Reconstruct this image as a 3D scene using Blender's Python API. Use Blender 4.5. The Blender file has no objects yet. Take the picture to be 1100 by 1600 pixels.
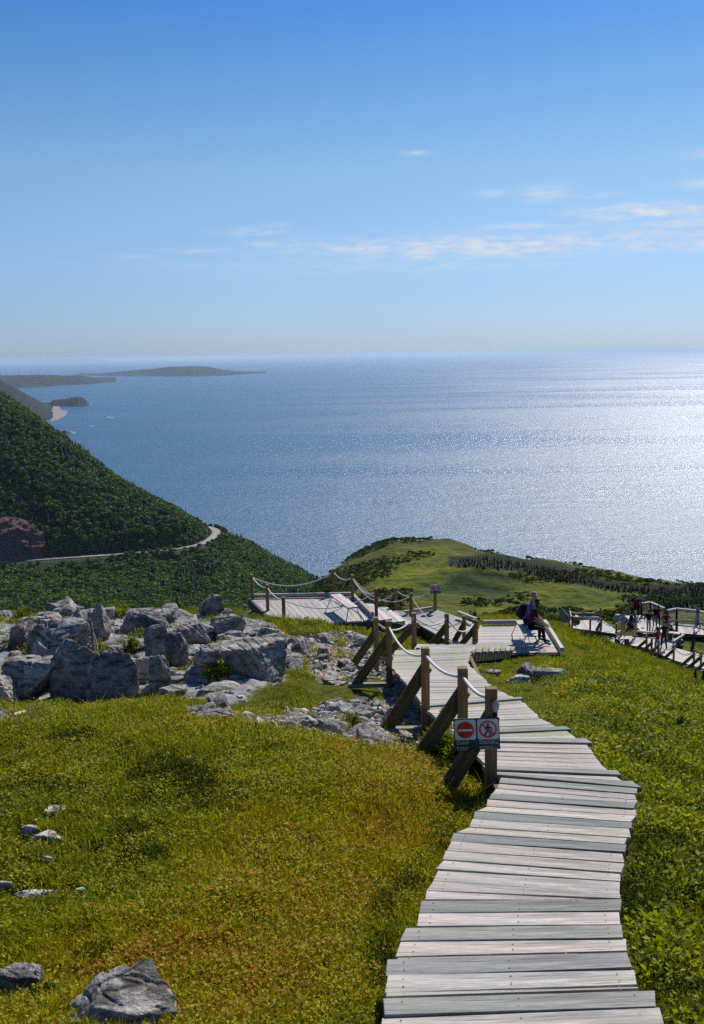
import bpy, bmesh, math, random
import numpy as np
from mathutils import Vector, Matrix
from mathutils.geometry import tessellate_polygon
R = math.radians
S = bpy.context.scene
COL = S.collection
random.seed(7)
RNG = np.random.default_rng(11)

# ------------------------------------------------------------------ camera
CZ = 420.0                       # viewpoint height above the sea
F = 1634.0                       # focal length in photo pixels
PITCH = math.atan(246.0 / F)
ROLL = R(0.94)
cp, sp, cr, sr = math.cos(PITCH), math.sin(PITCH), math.cos(ROLL), math.sin(ROLL)
cam = bpy.data.cameras.new('camera')
cam.sensor_fit = 'VERTICAL'; cam.sensor_height = 24.0; cam.lens = 24.0 * F / 1600.0
cam.clip_start = 0.1; cam.clip_end = 900000.0
camo = bpy.data.objects.new('camera', cam); COL.objects.link(camo)
E1 = Vector((1, 0, 0)); E2 = Vector((0, sp, cp)); FW = Vector((0, cp, -sp))
CX = E1 * cr - E2 * sr; CY = E1 * sr + E2 * cr
m = Matrix((CX, CY, -FW)).transposed().to_4x4(); m.translation = (0, 0, CZ)
camo.matrix_world = m
S.camera = camo

# ------------------------------------------------------------------ light
SUN_EL, SUN_AZ = R(41), R(25)    # azimuth measured clockwise from straight ahead (+Y)
sun = bpy.data.lights.new('sun', 'SUN'); sun.energy = 4.8; sun.angle = R(0.55); sun.color = (1.0, 0.955, 0.88)
suno = bpy.data.objects.new('sun', sun); COL.objects.link(suno)
sd = Vector((math.sin(SUN_AZ) * math.cos(SUN_EL), math.cos(SUN_AZ) * math.cos(SUN_EL), math.sin(SUN_EL)))
suno.rotation_euler = sd.to_track_quat('Z', 'Y').to_euler(); suno.location = (0, 0, CZ + 60)

W = bpy.data.worlds.new('World'); S.world = W; W.use_nodes = True
nt = W.node_tree; nt.nodes.clear()
def N(t, kind, **kw):
    n = t.nodes.new(kind)
    for k, v in kw.items(): setattr(n, k, v)
    return n
def mth(t, op, a, b=None, c=None, clamp=False):
    n = t.nodes.new('ShaderNodeMath'); n.operation = op; n.use_clamp = clamp
    for i, x in enumerate((a, b, c)):
        if x is None: continue
        if isinstance(x, (int, float)): n.inputs[i].default_value = x
        else: t.links.new(x, n.inputs[i])
    return n.outputs[0]
sky = N(nt, 'ShaderNodeTexSky', sky_type='NISHITA', sun_disc=False)
sky.sun_elevation = SUN_EL; sky.sun_rotation = SUN_AZ
sky.altitude = 420; sky.air_density = 1.25; sky.dust_density = 0.45; sky.ozone_density = 3.0
tc = N(nt, 'ShaderNodeTexCoord')
sx = N(nt, 'ShaderNodeSeparateXYZ'); nt.links.new(tc.outputs['Generated'], sx.inputs[0])
az = mth(nt, 'ARCTAN2', sx.outputs[0], sx.outputs[1]); el = mth(nt, 'ARCSINE', sx.outputs[2])
def ang(u, v):
    a = (u - 550) / F; b = -(v - 800) / F
    X = a * cr + b * sr; Yl = -a * sr + b * cr
    d = (E1 * X + E2 * Yl + FW).normalized()
    return math.atan2(d.x, d.y), math.asin(d.z)
blobs = [(1010, 331, 115, 14, .95), (1090, 345, 120, 10, .8), (850, 302, 38, 12, .75), (775, 303, 32, 6, .6), (650, 239, 22, 4, .62),
         (830, 354, 110, 7, .55), (760, 385, 280, 18, 1.0), (1060, 383, 150, 11, .75), (560, 404, 170, 8, .4), (440, 382, 75, 7, .55), (400, 362, 60, 6, .5), (428, 353, 24, 5, .5),
         (320, 392, 90, 5, .35), (930, 305, 45, 5, .5), (1090, 288, 40, 8, .6), (300, 415, 160, 8, .22), (640, 415, 300, 14, .35), (930, 372, 260, 12, .7), (700, 398, 160, 12, .6), (1120, 240, 60, 6, .4), (205, 400, 40, 5, .3)]
acc = None
for (u, v, su, sv, w) in blobs:
    a0, e0 = ang(u, v)
    da = mth(nt, 'DIVIDE', mth(nt, 'SUBTRACT', az, a0), su / F)
    de = mth(nt, 'DIVIDE', mth(nt, 'SUBTRACT', el, e0), sv / F)
    q = mth(nt, 'ADD', mth(nt, 'MULTIPLY', da, da), mth(nt, 'MULTIPLY', de, de))
    g = mth(nt, 'MULTIPLY', mth(nt, 'EXPONENT', mth(nt, 'MULTIPLY', q, -1.0)), w)
    acc = g if acc is None else mth(nt, 'MAXIMUM', acc, g)
cv = N(nt, 'ShaderNodeCombineXYZ')
nt.links.new(mth(nt, 'MULTIPLY', az, 14.0), cv.inputs[0]); nt.links.new(mth(nt, 'MULTIPLY', el, 62.0), cv.inputs[1])
nz = N(nt, 'ShaderNodeTexNoise'); nz.inputs['Scale'].default_value = 2.6; nz.inputs['Detail'].default_value = 8; nz.inputs['Roughness'].default_value = .62
nt.links.new(cv.outputs[0], nz.inputs['Vector'])
cd = mth(nt, 'MULTIPLY', acc, mth(nt, 'MULTIPLY', mth(nt, 'SUBTRACT', nz.outputs[0], 0.29), 4.0), clamp=True)
cd = mth(nt, 'MULTIPLY', cd, mth(nt, 'MULTIPLY_ADD', cd, 0.35, 0.55), clamp=True)
mx = N(nt, 'ShaderNodeMix', data_type='RGBA'); nt.links.new(cd, mx.inputs['Factor'])
eg = N(nt, 'ShaderNodeValToRGB'); ee = eg.color_ramp.elements
while len(ee) < 5: ee.new(.5)
for e_, (p_, c_) in zip(ee, ((0, (.47, .71, 1.42)), (.06, (.50, .70, 1.20)), (.2, (.60, .79, .99)), (.37, (.27, .60, 1.02)), (1, (.25, .55, 1.0)))): e_.position = p_; e_.color = (*c_, 1)
nt.links.new(mth(nt, 'MULTIPLY', el, 1.2), eg.inputs[0])
sk = N(nt, 'ShaderNodeMix', data_type='RGBA', blend_type='MULTIPLY'); sk.inputs['Factor'].default_value = 1
nt.links.new(sky.outputs[0], sk.inputs['A']); nt.links.new(eg.outputs[0], sk.inputs['B'])
nt.links.new(sk.outputs['Result'], mx.inputs['A']); mx.inputs['B'].default_value = (7.6, 8.2, 9.2, 1)
bg = N(nt, 'ShaderNodeBackground'); bg.inputs[1].default_value = 0.075
nt.links.new(mx.outputs['Result'], bg.inputs[0])
wo = N(nt, 'ShaderNodeOutputWorld'); nt.links.new(bg.outputs[0], wo.inputs[0])
S.view_settings.view_transform = 'Standard'; S.view_settings.look = 'None'; S.view_settings.gamma = 1.0
S.view_settings.exposure = 0.25; S.view_settings.use_curve_mapping = False
S.render.engine = 'CYCLES'
S.cycles.use_denoising = False
S.cycles.max_bounces = 5; S.cycles.diffuse_bounces = 2; S.cycles.glossy_bounces = 2; S.cycles.transmission_bounces = 3
S.cycles.transparent_max_bounces = 4; S.cycles.volume_bounces = 0; S.cycles.sample_clamp_indirect = 4.0
S.cycles.caustics_reflective = False; S.cycles.caustics_refractive = False

# ------------------------------------------------------------------ geometry helpers
def ray(u, v):
    a = (u - 550) / F; b = -(v - 800) / F
    X = a * cr + b * sr; Yl = -a * sr + b * cr
    d = E1 * X + E2 * Yl + FW
    return d.x / d.y, d.z / d.y          # per metre of Y
def P(u, v, Y):
    a, b = ray(u, v); return Vector((a * Y, Y, CZ + b * Y))
def Pz(u, v, z):                         # z relative to the camera (negative)
    a, b = ray(u, v); Y = z / b; return Vector((a * Y, Y, CZ + z))
def project(x, y, z):                    # world arrays -> photo pixels
    zz = z - CZ
    dep = y * cp - zz * sp; up = y * sp + zz * cp
    X = x / dep; U = up / dep
    return 550 + F * (X * cr - U * sr), 800 - F * (X * sr + U * cr)
def smooth(a, b, x):
    t = np.clip((x - a) / (b - a), 0, 1); return t * t * (3 - 2 * t)

_p = np.random.default_rng(5).permutation(4096).astype(np.int64)
_g = np.random.default_rng(6).normal(size=(4096, 3)); _g /= np.linalg.norm(_g, axis=1)[:, None]
def perlin(x, y, z=None):
    x = np.asarray(x, float); y = np.asarray(y, float); z = np.zeros_like(x) if z is None else np.asarray(z, float)
    xi, yi, zi = np.floor(x).astype(np.int64), np.floor(y).astype(np.int64), np.floor(z).astype(np.int64)
    xf, yf, zf = x - xi, y - yi, z - zi
    f = lambda t: t * t * t * (t * (t * 6 - 15) + 10)
    u, v, w = f(xf), f(yf), f(zf)
    def gr(i, j, k):
        h = _p[(_p[(_p[(xi + i) & 4095] + yi + j) & 4095] + zi + k) & 4095]
        g = _g[h]; return g[..., 0] * (xf - i) + g[..., 1] * (yf - j) + g[..., 2] * (zf - k)
    l = lambda a, b, t: a + t * (b - a)
    return l(l(l(gr(0, 0, 0), gr(1, 0, 0), u), l(gr(0, 1, 0), gr(1, 1, 0), u), v),
             l(l(gr(0, 0, 1), gr(1, 0, 1), u), l(gr(0, 1, 1), gr(1, 1, 1), u), v), w)
def fbm(x, y, z=None, o=4, g=.5):
    r = 0; a = 1.0; s = 1.0
    for i in range(o):
        r = r + a * perlin(x * s + 17.3 * i, y * s + 9.1 * i, None if z is None else z * s + 3.7 * i); a *= g; s *= 2.03
    return r

class TPS:
    def __init__(s, pts, lam=1e-4):
        s.c = np.array([(p[0], p[1]) for p in pts], float); h = np.array([p[2] for p in pts], float); n = len(pts)
        K = s.k(s.c, s.c) + lam * np.eye(n); Pm = np.hstack([np.ones((n, 1)), s.c])
        A = np.zeros((n + 3, n + 3)); A[:n, :n] = K; A[:n, n:] = Pm; A[n:, :n] = Pm.T
        s.w = np.linalg.solve(A, np.concatenate([h, np.zeros(3)]))
    def k(s, a, b):
        d = ((a[:, None, :] - b[None, :, :]) ** 2).sum(-1)
        return 0.5 * d * np.log(d + 1e-12)
    def __call__(s, x, y):
        sh = x.shape; q = np.stack([x.ravel(), y.ravel()], 1); out = np.empty(len(q))
        for i in range(0, len(q), 20000):
            b = q[i:i + 20000]; out[i:i + 20000] = s.k(b, s.c) @ s.w[:-3] + s.w[-3] + b @ s.w[-2:]
        return out.reshape(sh)

def sdpoly(x, y, poly):                  # signed distance to polygon (negative inside)
    d = np.full(x.shape, 1e9); ins = np.zeros(x.shape, bool); n = len(poly)
    for i in range(n):
        ax, ay = poly[i]; bx, by = poly[(i + 1) % n]
        ex, ey = bx - ax, by - ay; px, py = x - ax, y - ay
        t = np.clip((px * ex + py * ey) / (ex * ex + ey * ey + 1e-12), 0, 1)
        d = np.minimum(d, (px - t * ex) ** 2 + (py - t * ey) ** 2)
        c = (ay > y) != (by > y)
        with np.errstate(divide='ignore', invalid='ignore'):
            xi = ax + (y - ay) * ex / (ey if ey != 0 else 1e-12)
        ins ^= c & (x < xi)
    d = np.sqrt(d); return np.where(ins, -d, d)

def tag(o, label=None, cat=None, group=None, kind=None):
    if label: o['label'] = label
    if cat: o['category'] = cat
    if group: o['group'] = group
    if kind: o['kind'] = kind
    return o
def link(o, parent=None):
    COL.objects.link(o)
    if parent is not None: o.parent = parent
    return o
def empty(name, loc, label, cat, group=None, rz=0):
    o = bpy.data.objects.new(name, None); o.location = loc; o.rotation_euler = (0, 0, rz); o.empty_display_size = .2
    link(o); tag(o, label, cat, group); return o
def mesh_np(name, V, Fc, mat, smoothf=True, parent=None):
    me = bpy.data.meshes.new(name)
    V = np.asarray(V, np.float32); Fc = np.asarray(Fc, np.int32)
    nv, nf, k = len(V), len(Fc), Fc.shape[1]
    me.vertices.add(nv); me.vertices.foreach_set('co', V.ravel())
    me.loops.add(nf * k); me.loops.foreach_set('vertex_index', Fc.ravel())
    me.polygons.add(nf); me.polygons.foreach_set('loop_start', np.arange(nf, dtype=np.int32) * k)
    me.polygons.foreach_set('loop_total', np.full(nf, k, np.int32))
    me.update(calc_edges=True); me.validate()
    me.polygons.foreach_set('use_smooth', np.full(nf, smoothf))
    for mm in (mat if isinstance(mat, (list, tuple)) else [mat]): me.materials.append(mm)
    return link(bpy.data.objects.new(name, me), parent)
def vattr(o, name, arr):
    a = o.data.attributes.new(name, 'FLOAT', 'POINT'); a.data.foreach_set('value', np.asarray(arr, np.float32).ravel())
def grid_faces(nr, nc):
    i = np.arange(nr - 1)[:, None] * nc + np.arange(nc - 1)[None, :]; i = i.ravel()
    return np.stack([i, i + 1, i + nc + 1, i + nc], 1)

class MB:
    """collects beams, planks and tubes and links them as ONE mesh object"""
    def __init__(s): s.v = []; s.f = []; s.c = []; s.uv = []; s.sm = []
    def hexa(s, a, col, L, Wd, H):       # 8 corners: bottom 4 then top 4 (0..3 ccw; edge 0-1 is the length)
        b = len(s.v); s.v += [tuple(p) for p in a]
        ou, ov = random.uniform(0, 50), random.uniform(0, 50)
        uv = lambda *q: [(ou + x, ov + y) for x, y in q]
        F6 = [((4, 5, 6, 7), uv((0, 0), (L, 0), (L, Wd), (0, Wd))), ((3, 2, 1, 0), uv((0, Wd), (L, Wd), (L, 0), (0, 0))),
              ((0, 1, 5, 4), uv((0, 5), (L, 5), (L, 5 + H), (0, 5 + H))), ((2, 3, 7, 6), uv((L, 6), (0, 6), (0, 6 + H), (L, 6 + H))),
              ((1, 2, 6, 5), uv((L, 7), (L + .03, 7 + Wd), (L + .03, 7 + Wd), (L, 7))), ((3, 0, 4, 7), uv((0, 8), (.03, 8), (.03, 8 + H), (0, 8 + H)))]
        for f, u in F6: s.f.append(tuple(b + i for i in f)); s.c.append(col); s.uv.append(u); s.sm.append(False)
    def beam(s, p0, p1, w, h, col, up=Vector((0, 0, 1))):
        p0, p1 = Vector(p0), Vector(p1); d = p1 - p0; L = d.length; d.normalize()
        sd_ = d.cross(up)
        if sd_.length < 1e-4: sd_ = d.cross(Vector((0, 1, 0)))
        sd_.normalize(); u = sd_.cross(d); a = sd_ * (w / 2); c = u * (h / 2)
        s.hexa([p0 + a - c, p1 + a - c, p1 - a - c, p0 - a - c, p0 + a + c, p1 + a + c, p1 - a + c, p0 - a + c], col, L, w, h)
    def plank(s, a, b, c, d, t, col):    # top corners a-b near edge, d-c far edge
        a, b, c, d = map(Vector, (a, b, c, d)); z = Vector((0, 0, t))
        s.hexa([a - z, b - z, c - z, d - z, a, b, c, d], col, (b - a).length, (d - a).length, t)
    def tube(s, pts, r, n, col, closed=False):
        pts = [Vector(p) for p in pts]; b = len(s.v); rr = r if isinstance(r, (list, tuple)) else [r] * len(pts)
        up = Vector((0, 0, 1)); prev = None
        for i, p in enumerate(pts):
            d = (pts[min(i + 1, len(pts) - 1)] - pts[max(i - 1, 0)]).normalized()
            if prev is None:
                x = d.cross(up)
                if x.length < .05: x = d.cross(Vector((1, 0, 0)))
            else: x = prev - d * prev.dot(d)
            x.normalize(); prev = x; y = d.cross(x)
            for k in range(n):
                a = 2 * math.pi * k / n; s.v.append(tuple(p + (x * math.cos(a) + y * math.sin(a)) * rr[i]))
        L = 0
        for i in range(len(pts) - 1):
            l = (pts[i + 1] - pts[i]).length
            for k in range(n):
                k2 = (k + 1) % n
                s.f.append((b + i * n + k, b + (i + 1) * n + k, b + (i + 1) * n + k2, b + i * n + k2)); s.c.append(col); s.sm.append(True)
                s.uv.append([(L, k / n), (L + l, k / n), (L + l, (k + 1) / n), (L, (k + 1) / n)])
            L += l
        for e in (0, len(pts) - 1):
            q = [b + e * n + k for k in range(n)]
            s.f.append(tuple(q if e else q[::-1])); s.c.append(col); s.uv.append([(0, 0)] * n); s.sm.append(False)
    def poly(s, pts, col):
        b = len(s.v); s.v += [tuple(p) for p in pts]; s.f.append(tuple(range(b, b + len(pts)))); s.c.append(col)
        s.uv.append([(0, 0)] * len(pts)); s.sm.append(False)
    def prism(s, pts, off, col):         # flat outline pts extruded by off
        off = Vector(off); b = len(s.v); n = len(pts); pts = [Vector(p) for p in pts]
        s.v += [tuple(p) for p in pts] + [tuple(p + off) for p in pts]
        fs = [tuple(range(b, b + n))[::-1], tuple(range(b + n, b + 2 * n))] + [(b + i, b + (i + 1) % n, b + n + (i + 1) % n, b + n + i) for i in range(n)]
        for f in fs: s.f.append(f); s.c.append(col); s.uv.append([(0, 0)] * len(f)); s.sm.append(False)
    def build(s, name, mat, parent=None, origin=None, bevel=0):
        me = bpy.data.meshes.new(name); o3 = Vector(origin) if origin is not None else (Vector(parent.location) if parent is not None else Vector((0, 0, 0)))
        me.from_pydata([tuple(Vector(v) - o3) for v in s.v], [], s.f)
        uvl = me.uv_layers.new(name='UVMap'); cl = me.color_attributes.new('col', 'FLOAT_COLOR', 'CORNER')
        fu, fc = [], []
        for p in me.polygons:
            u = s.uv[p.index]; c = s.c[p.index]
            for k in range(p.loop_total): fu += u[k]; fc += [c[0], c[1], c[2], 1.0]
        uvl.data.foreach_set('uv', fu); cl.data.foreach_set('color', fc)
        me.polygons.foreach_set('use_smooth', s.sm); me.materials.append(mat)
        o = bpy.data.objects.new(name, me)
        if parent is None and origin is not None: o.location = origin
        link(o, parent)
        if bevel:
            b = o.modifiers.new('bevel', 'BEVEL'); b.width = bevel; b.segments = 2; b.limit_method = 'ANGLE'
        return o

# ------------------------------------------------------------------ materials
def mat_new(name):
    m = bpy.data.materials.new(name); m.use_nodes = True; t = m.node_tree
    return m, t, t.nodes['Principled BSDF'], t.nodes['Material Output']
def noise(t, vec, scale, detail=4, rough=.55, dist=0):
    n = t.nodes.new('ShaderNodeTexNoise'); n.inputs['Scale'].default_value = scale; n.inputs['Detail'].default_value = detail
    n.inputs['Roughness'].default_value = rough; n.inputs['Distortion'].default_value = dist
    if vec is not None: t.links.new(vec, n.inputs['Vector'])
    return n.outputs[0]
def ramp(t, fac, stops):
    n = t.nodes.new('ShaderNodeValToRGB'); e = n.color_ramp.elements
    while len(e) < len(stops): e.new(.5)
    for i, (p, c) in enumerate(stops): e[i].position = p; e[i].color = (c[0], c[1], c[2], 1) if len(c) == 3 else c
    t.links.new(fac, n.inputs[0]); return n.outputs[0]
def mixc(t, fac, a, b, mode='MIX'):
    n = t.nodes.new('ShaderNodeMix'); n.data_type = 'RGBA'; n.blend_type = mode
    for k, x in (('Factor', fac), ('A', a), ('B', b)):
        if isinstance(x, (int, float)): n.inputs[k].default_value = x
        elif isinstance(x, (tuple, list)): n.inputs[k].default_value = (*x[:3], 1)
        else: t.links.new(x, n.inputs[k])
    return n.outputs['Result']
def bump(t, h, strength, dist, bsdf, normal=None):
    n = t.nodes.new('ShaderNodeBump'); n.inputs['Strength'].default_value = strength; n.inputs['Distance'].default_value = dist
    t.links.new(h, n.inputs['Height'])
    if normal is not None: t.links.new(normal, n.inputs['Normal'])
    t.links.new(n.outputs[0], bsdf.inputs['Normal']); return n.outputs[0]
def attr(t, name, out='Fac', typ='GEOMETRY'):
    n = t.nodes.new('ShaderNodeAttribute'); n.attribute_name = name; n.attribute_type = typ; return n.outputs[out]
def mapping(t, vec, scale):
    n = t.nodes.new('ShaderNodeMapping'); n.inputs['Scale'].default_value = scale; t.links.new(vec, n.inputs['Vector']); return n.outputs[0]
def geo(t): return t.nodes.new('ShaderNodeNewGeometry')

def m_wood():
    m, t, b, o = mat_new('weathered_wood')
    uv = t.nodes.new('ShaderNodeUVMap'); uv.uv_map = 'UVMap'; col = attr(t, 'col', 'Color')
    g1 = noise(t, mapping(t, uv.outputs[0], (.9, 11, 1)), 2.2, 7, .7, 1.2)
    g2 = noise(t, mapping(t, uv.outputs[0], (5, 60, 1)), 2, 3, .6)
    big = noise(t, mapping(t, uv.outputs[0], (1.3, 1.6, 1)), 1.3, 3, .6)
    v = t.nodes.new('ShaderNodeTexVoronoi'); v.inputs['Scale'].default_value = 1; t.links.new(mapping(t, uv.outputs[0], (2.2, 8.5, 1)), v.inputs['Vector'])
    knot = ramp(t, v.outputs['Distance'], [(0, (.10, .07, .05)), (.10, (.26, .21, .17)), (.14, (.95, .95, .95)), (.19, (.55, .5, .45)), (.25, (1, 1, 1))])
    gr = ramp(t, g1, [(.30, (.22, .20, .18)), (.40, (.62, .60, .57)), (.50, (1.1, 1.08, 1.06)), (.60, (.85, .83, .81)), (.70, (.42, .40, .38))])
    c = mixc(t, 1, col, gr, 'MULTIPLY')
    c = mixc(t, .8, c, ramp(t, g2, [(.34, (.42, .41, .40)), (.5, (1, 1, 1)), (.66, (1.25, 1.25, 1.25))]), 'MULTIPLY')
    c = mixc(t, .75, c, ramp(t, big, [(.34, (.50, .53, .52)), (.5, (1, 1, 1)), (.62, (1.28, 1.2, 1.12))]), 'MULTIPLY')
    c = mixc(t, .85, c, knot, 'MULTIPLY')
    t.links.new(c, b.inputs['Base Color']); b.inputs['Roughness'].default_value = .82; b.inputs['Specular IOR Level'].default_value = .25
    h = mth(t, 'ADD', g1, mth(t, 'MULTIPLY', g2, .6)); bump(t, h, .7, .006, b)
    return m
def m_plain(name, col, rough=.6, metal=0, nscale=0, amt=.2, spec=.4):
    m, t, b, o = mat_new(name)
    if nscale:
        tcn = t.nodes.new('ShaderNodeTexCoord'); n = noise(t, tcn.outputs['Object'], nscale, 4)
        lo = tuple(x * (1 - amt) for x in col); hi = tuple(min(1, x * (1 + amt)) for x in col)
        t.links.new(ramp(t, n, [(.3, lo), (.7, hi)]), b.inputs['Base Color']); bump(t, n, .25, .01, b)
    else: b.inputs['Base Color'].default_value = (*col, 1)
    b.inputs['Roughness'].default_value = rough; b.inputs['Metallic'].default_value = metal; b.inputs['Specular IOR Level'].default_value = spec
    return m
def m_rock(name='grey_rock', base=(.31, .297, .28), sc=1.0):
    m, t, b, o = mat_new(name)
    g = geo(t); p = g.outputs['Position']
    oi = t.nodes.new('ShaderNodeObjectInfo')
    n1 = noise(t, p, 1.6 * sc, 6, .62); n2 = noise(t, p, 9 * sc, 6, .7); n3 = noise(t, p, 34 * sc, 4, .7); n4 = noise(t, mapping(t, p, (1, 1, 3.2)), 3.0 * sc, 5, .6, .8)
    d = tuple(x * .62 for x in base); l = tuple(min(1, x * 1.28) for x in base)
    c = ramp(t, n1, [(.36, d), (.5, base), (.62, l)])
    c = mixc(t, .9, c, ramp(t, n2, [(.34, (.38, .38, .40)), (.47, (.92, .92, .92)), (.64, (1.35, 1.34, 1.3))]), 'MULTIPLY')
    c = mixc(t, .8, c, ramp(t, n3, [(.34, (.55, .55, .55)), (.5, (1, 1, 1)), (.7, (1.25, 1.25, 1.22))]), 'MULTIPLY')
    c = mixc(t, ramp(t, n4, [(.52, (0, 0, 0)), (.62, (.85, .85, .85))]), c, (.075, .07, .058))        # dark lichen
    sp_ = noise(t, p, 5.5 * sc, 3, .7); c = mixc(t, ramp(t, sp_, [(.6, (0, 0, 0)), (.68, (.5, .5, .5))]), c, (.46, .44, .36))  # pale lichen
    vv = t.nodes.new('ShaderNodeTexVoronoi'); vv.feature = 'DISTANCE_TO_EDGE'; vv.inputs['Scale'].default_value = 1.1 * sc
    wn = t.nodes.new('ShaderNodeTexNoise'); wn.inputs['Scale'].default_value = 2.2 * sc; t.links.new(p, wn.inputs['Vector'])
    va = t.nodes.new('ShaderNodeVectorMath'); va.operation = 'MULTIPLY_ADD'; t.links.new(wn.outputs['Color'], va.inputs[0]); va.inputs[1].default_value = (.55, .55, .55)
    t.links.new(mapping(t, p, (1, 1, 1.5)), va.inputs[2]); t.links.new(va.outputs[0], vv.inputs['Vector'])
    ck = ramp(t, vv.outputs['Distance'], [(0, (0, 0, 0)), (.035, (1, 1, 1))])
    ckm = ramp(t, noise(t, p, .8 * sc, 3, .6), [(.5, (0, 0, 0)), (.58, (.85, .85, .85))]); c = mixc(t, ckm, c, mixc(t, 1, c, ramp(t, vv.outputs['Distance'], [(0, (.15, .14, .13)), (.018, (1, 1, 1))]), 'MULTIPLY'))
    c = mixc(t, 1, c, ramp(t, oi.outputs['Random'], [(0, (.8, .8, .82)), (.5, (1, 1, 1)), (1, (1.15, 1.13, 1.08))]), 'MULTIPLY')
    t.links.new(c, b.inputs['Base Color']); b.inputs['Roughness'].default_value = .92; b.inputs['Specular IOR Level'].default_value = .2
    h = mth(t, 'ADD', mth(t, 'MULTIPLY', n2, .8), mth(t, 'MULTIPLY', n3, .35)); h = mth(t, 'ADD', h, mth(t, 'MULTIPLY', n1, 1.5)); h = mth(t, 'ADD', h, mth(t, 'MULTIPLY', ck, .5))
    bump(t, h, .9, .07 / sc, b)
    return m
def foliage(name, stops, trans=.3, inst=True, nscale=.8, spec=.25, attrname='tint'):
    m, t, b, o = mat_new(name)
    oi = t.nodes.new('ShaderNodeObjectInfo'); g = geo(t)
    base = attr(t, attrname, 'Fac', 'INSTANCER' if inst else 'GEOMETRY') if attrname else noise(t, g.outputs['Position'], nscale, 3)
    f = mth(t, 'ADD', base, mth(t, 'MULTIPLY', mth(t, 'SUBTRACT', oi.outputs['Random'], .5), .22))
    f = mth(t, 'ADD', f, mth(t, 'MULTIPLY', mth(t, 'SUBTRACT', g.outputs['Random Per Island'], .5), .4), clamp=True)
    c = ramp(t, f, stops)
    t.links.new(c, b.inputs['Base Color']); b.inputs['Roughness'].default_value = .6; b.inputs['Specular IOR Level'].default_value = spec * .45
    tr = t.nodes.new('ShaderNodeBsdfTranslucent'); t.links.new(mixc(t, 1, c, (1.5, 1.6, .7), 'MULTIPLY'), tr.inputs[0])
    mxs = t.nodes.new('ShaderNodeMixShader'); mxs.inputs[0].default_value = trans
    t.links.new(b.outputs[0], mxs.inputs[1]); t.links.new(tr.outputs[0], mxs.inputs[2]); t.links.new(mxs.outputs[0], o.inputs[0])
    return m
# ------------------------------------------------------------------ walkway line and deck planes (shared by ground and timber)
PY = [-2, 0, 4.08, 5.86, 8.0, 12.3, 16.2, 20.3, 24]; PZ = [-1.2, -1.75, -2.80, -3.15, -3.55, -4.28, -4.98, -5.85, -6.9]
def pathz(Y): return np.interp(Y, PY, PZ)
def Ppath(u, v, off=0.0):
    a, b = ray(u, v); lo, hi = 1.0, 30.0
    for _ in range(50):
        mid = (lo + hi) / 2
        if b * mid - (pathz(mid) + off) > 0: lo = mid
        else: hi = mid
    return Vector((a * lo, lo, CZ + b * lo))
ROWS = [(783, 1214, 994, 1233), (768, 1205, 962, 1213), (745, 1180, 932, 1185), (722, 1160, 918, 1164), (712, 1150, 886, 1142), (690, 1128, 845, 1123),
        (665, 1106, 813, 1094), (640, 1073, 770, 1074), (612, 1042, 730, 1036), (614, 1030, 735, 1024), (618, 1016, 738, 1013)]
zq = lambda x, y: (560 + x / 2.037, 1180 + y / 2.037)
NEAR = [  # far-left, far-right, near-right, near-left in the crop, kind (d = blue grey tread edge)
    ((455, 70), (885, 105), (885, 122), (450, 88), 'd'), ((450, 90), (884, 124), (883, 142), (445, 107), 'l'), ((440, 109), (884, 144), (884, 150), (427, 121), 'l'),
    ((425, 121), (884, 150), (880, 170), (418, 139), 'd'), ((414, 141), (882, 172), (882, 190), (408, 162), 'l'), ((405, 165), (880, 192), (868, 212), (380, 178), 'l'),
    ((372, 177), (868, 212), (866, 232), (362, 201), 'd'), ((360, 203), (866, 234), (862, 262), (350, 226), 'l'), ((346, 229), (860, 264), (852, 284), (310, 246), 'l'),
    ((305, 246), (851, 284), (848, 307), (296, 270), 'd'), ((293, 273), (846, 309), (842, 342), (280, 303), 'l'), ((277, 306), (841, 344), (839, 372), (269, 332), 'l'),
    ((267, 335), (838, 375), (836, 402), (252, 363), 'l'), ((250, 366), (836, 405), (834, 440), (237, 398), 'l'), ((234, 401), (833, 443), (832, 457), (222, 430), 'l'),
    ((222, 433), (740, 457), (700, 459), (208, 462), 'l'), ((195, 463), (832, 456), (832, 492), (190, 500), 'd'), ((186, 503), (831, 495), (832, 535), (180, 543), 'l'),
    ((146, 547), (843, 538), (846, 578), (138, 591), 'd'), ((133, 594), (846, 582), (859, 624), (122, 640), 'l'), ((122, 643), (700, 629), (700, 633), (120, 652), 'l'),
    ((91, 650), (859, 628), (872, 675), (90, 698), 'd'), ((88, 702), (875, 680), (886, 727), (88, 753), 'l'), ((88, 757), (886, 735), (890, 745), (86, 772), 'l'),
    ((80, 772), (937, 745), (946, 801), (76, 828), 'd'), ((75, 832), (951, 805), (975, 870), (68, 895), 'l'), ((66, 899), (985, 874), (1010, 948), (60, 972), 'd'), ((60, 976), (1010, 952), (1030, 1030), (52, 1055), 'l')]
pathL = [Ppath(*zq(*q[3])) for q in NEAR[::-1]] + [Ppath(r[0], r[1]) for r in ROWS]
pathR = [Ppath(*zq(*q[2])) for q in NEAR[::-1]] + [Ppath(r[2], r[3]) for r in ROWS]
pathL[:0] = [Vector((pathL[0].x - .1, .6, 0))]; pathR[:0] = [Vector((pathR[0].x, .6, 0))]
PATHPOLY = [(p.x, p.y) for p in pathL] + [(p.x, p.y) for p in pathR[::-1]]
ZL, ZB, ZW = -7.6, -8.1, -8.06
LP = [Pz(438, 980, ZL), Pz(586, 968, ZL), Pz(552, 932, ZL), Pz(391, 935, ZL)]       # left platform: FL FR BR BL
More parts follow.
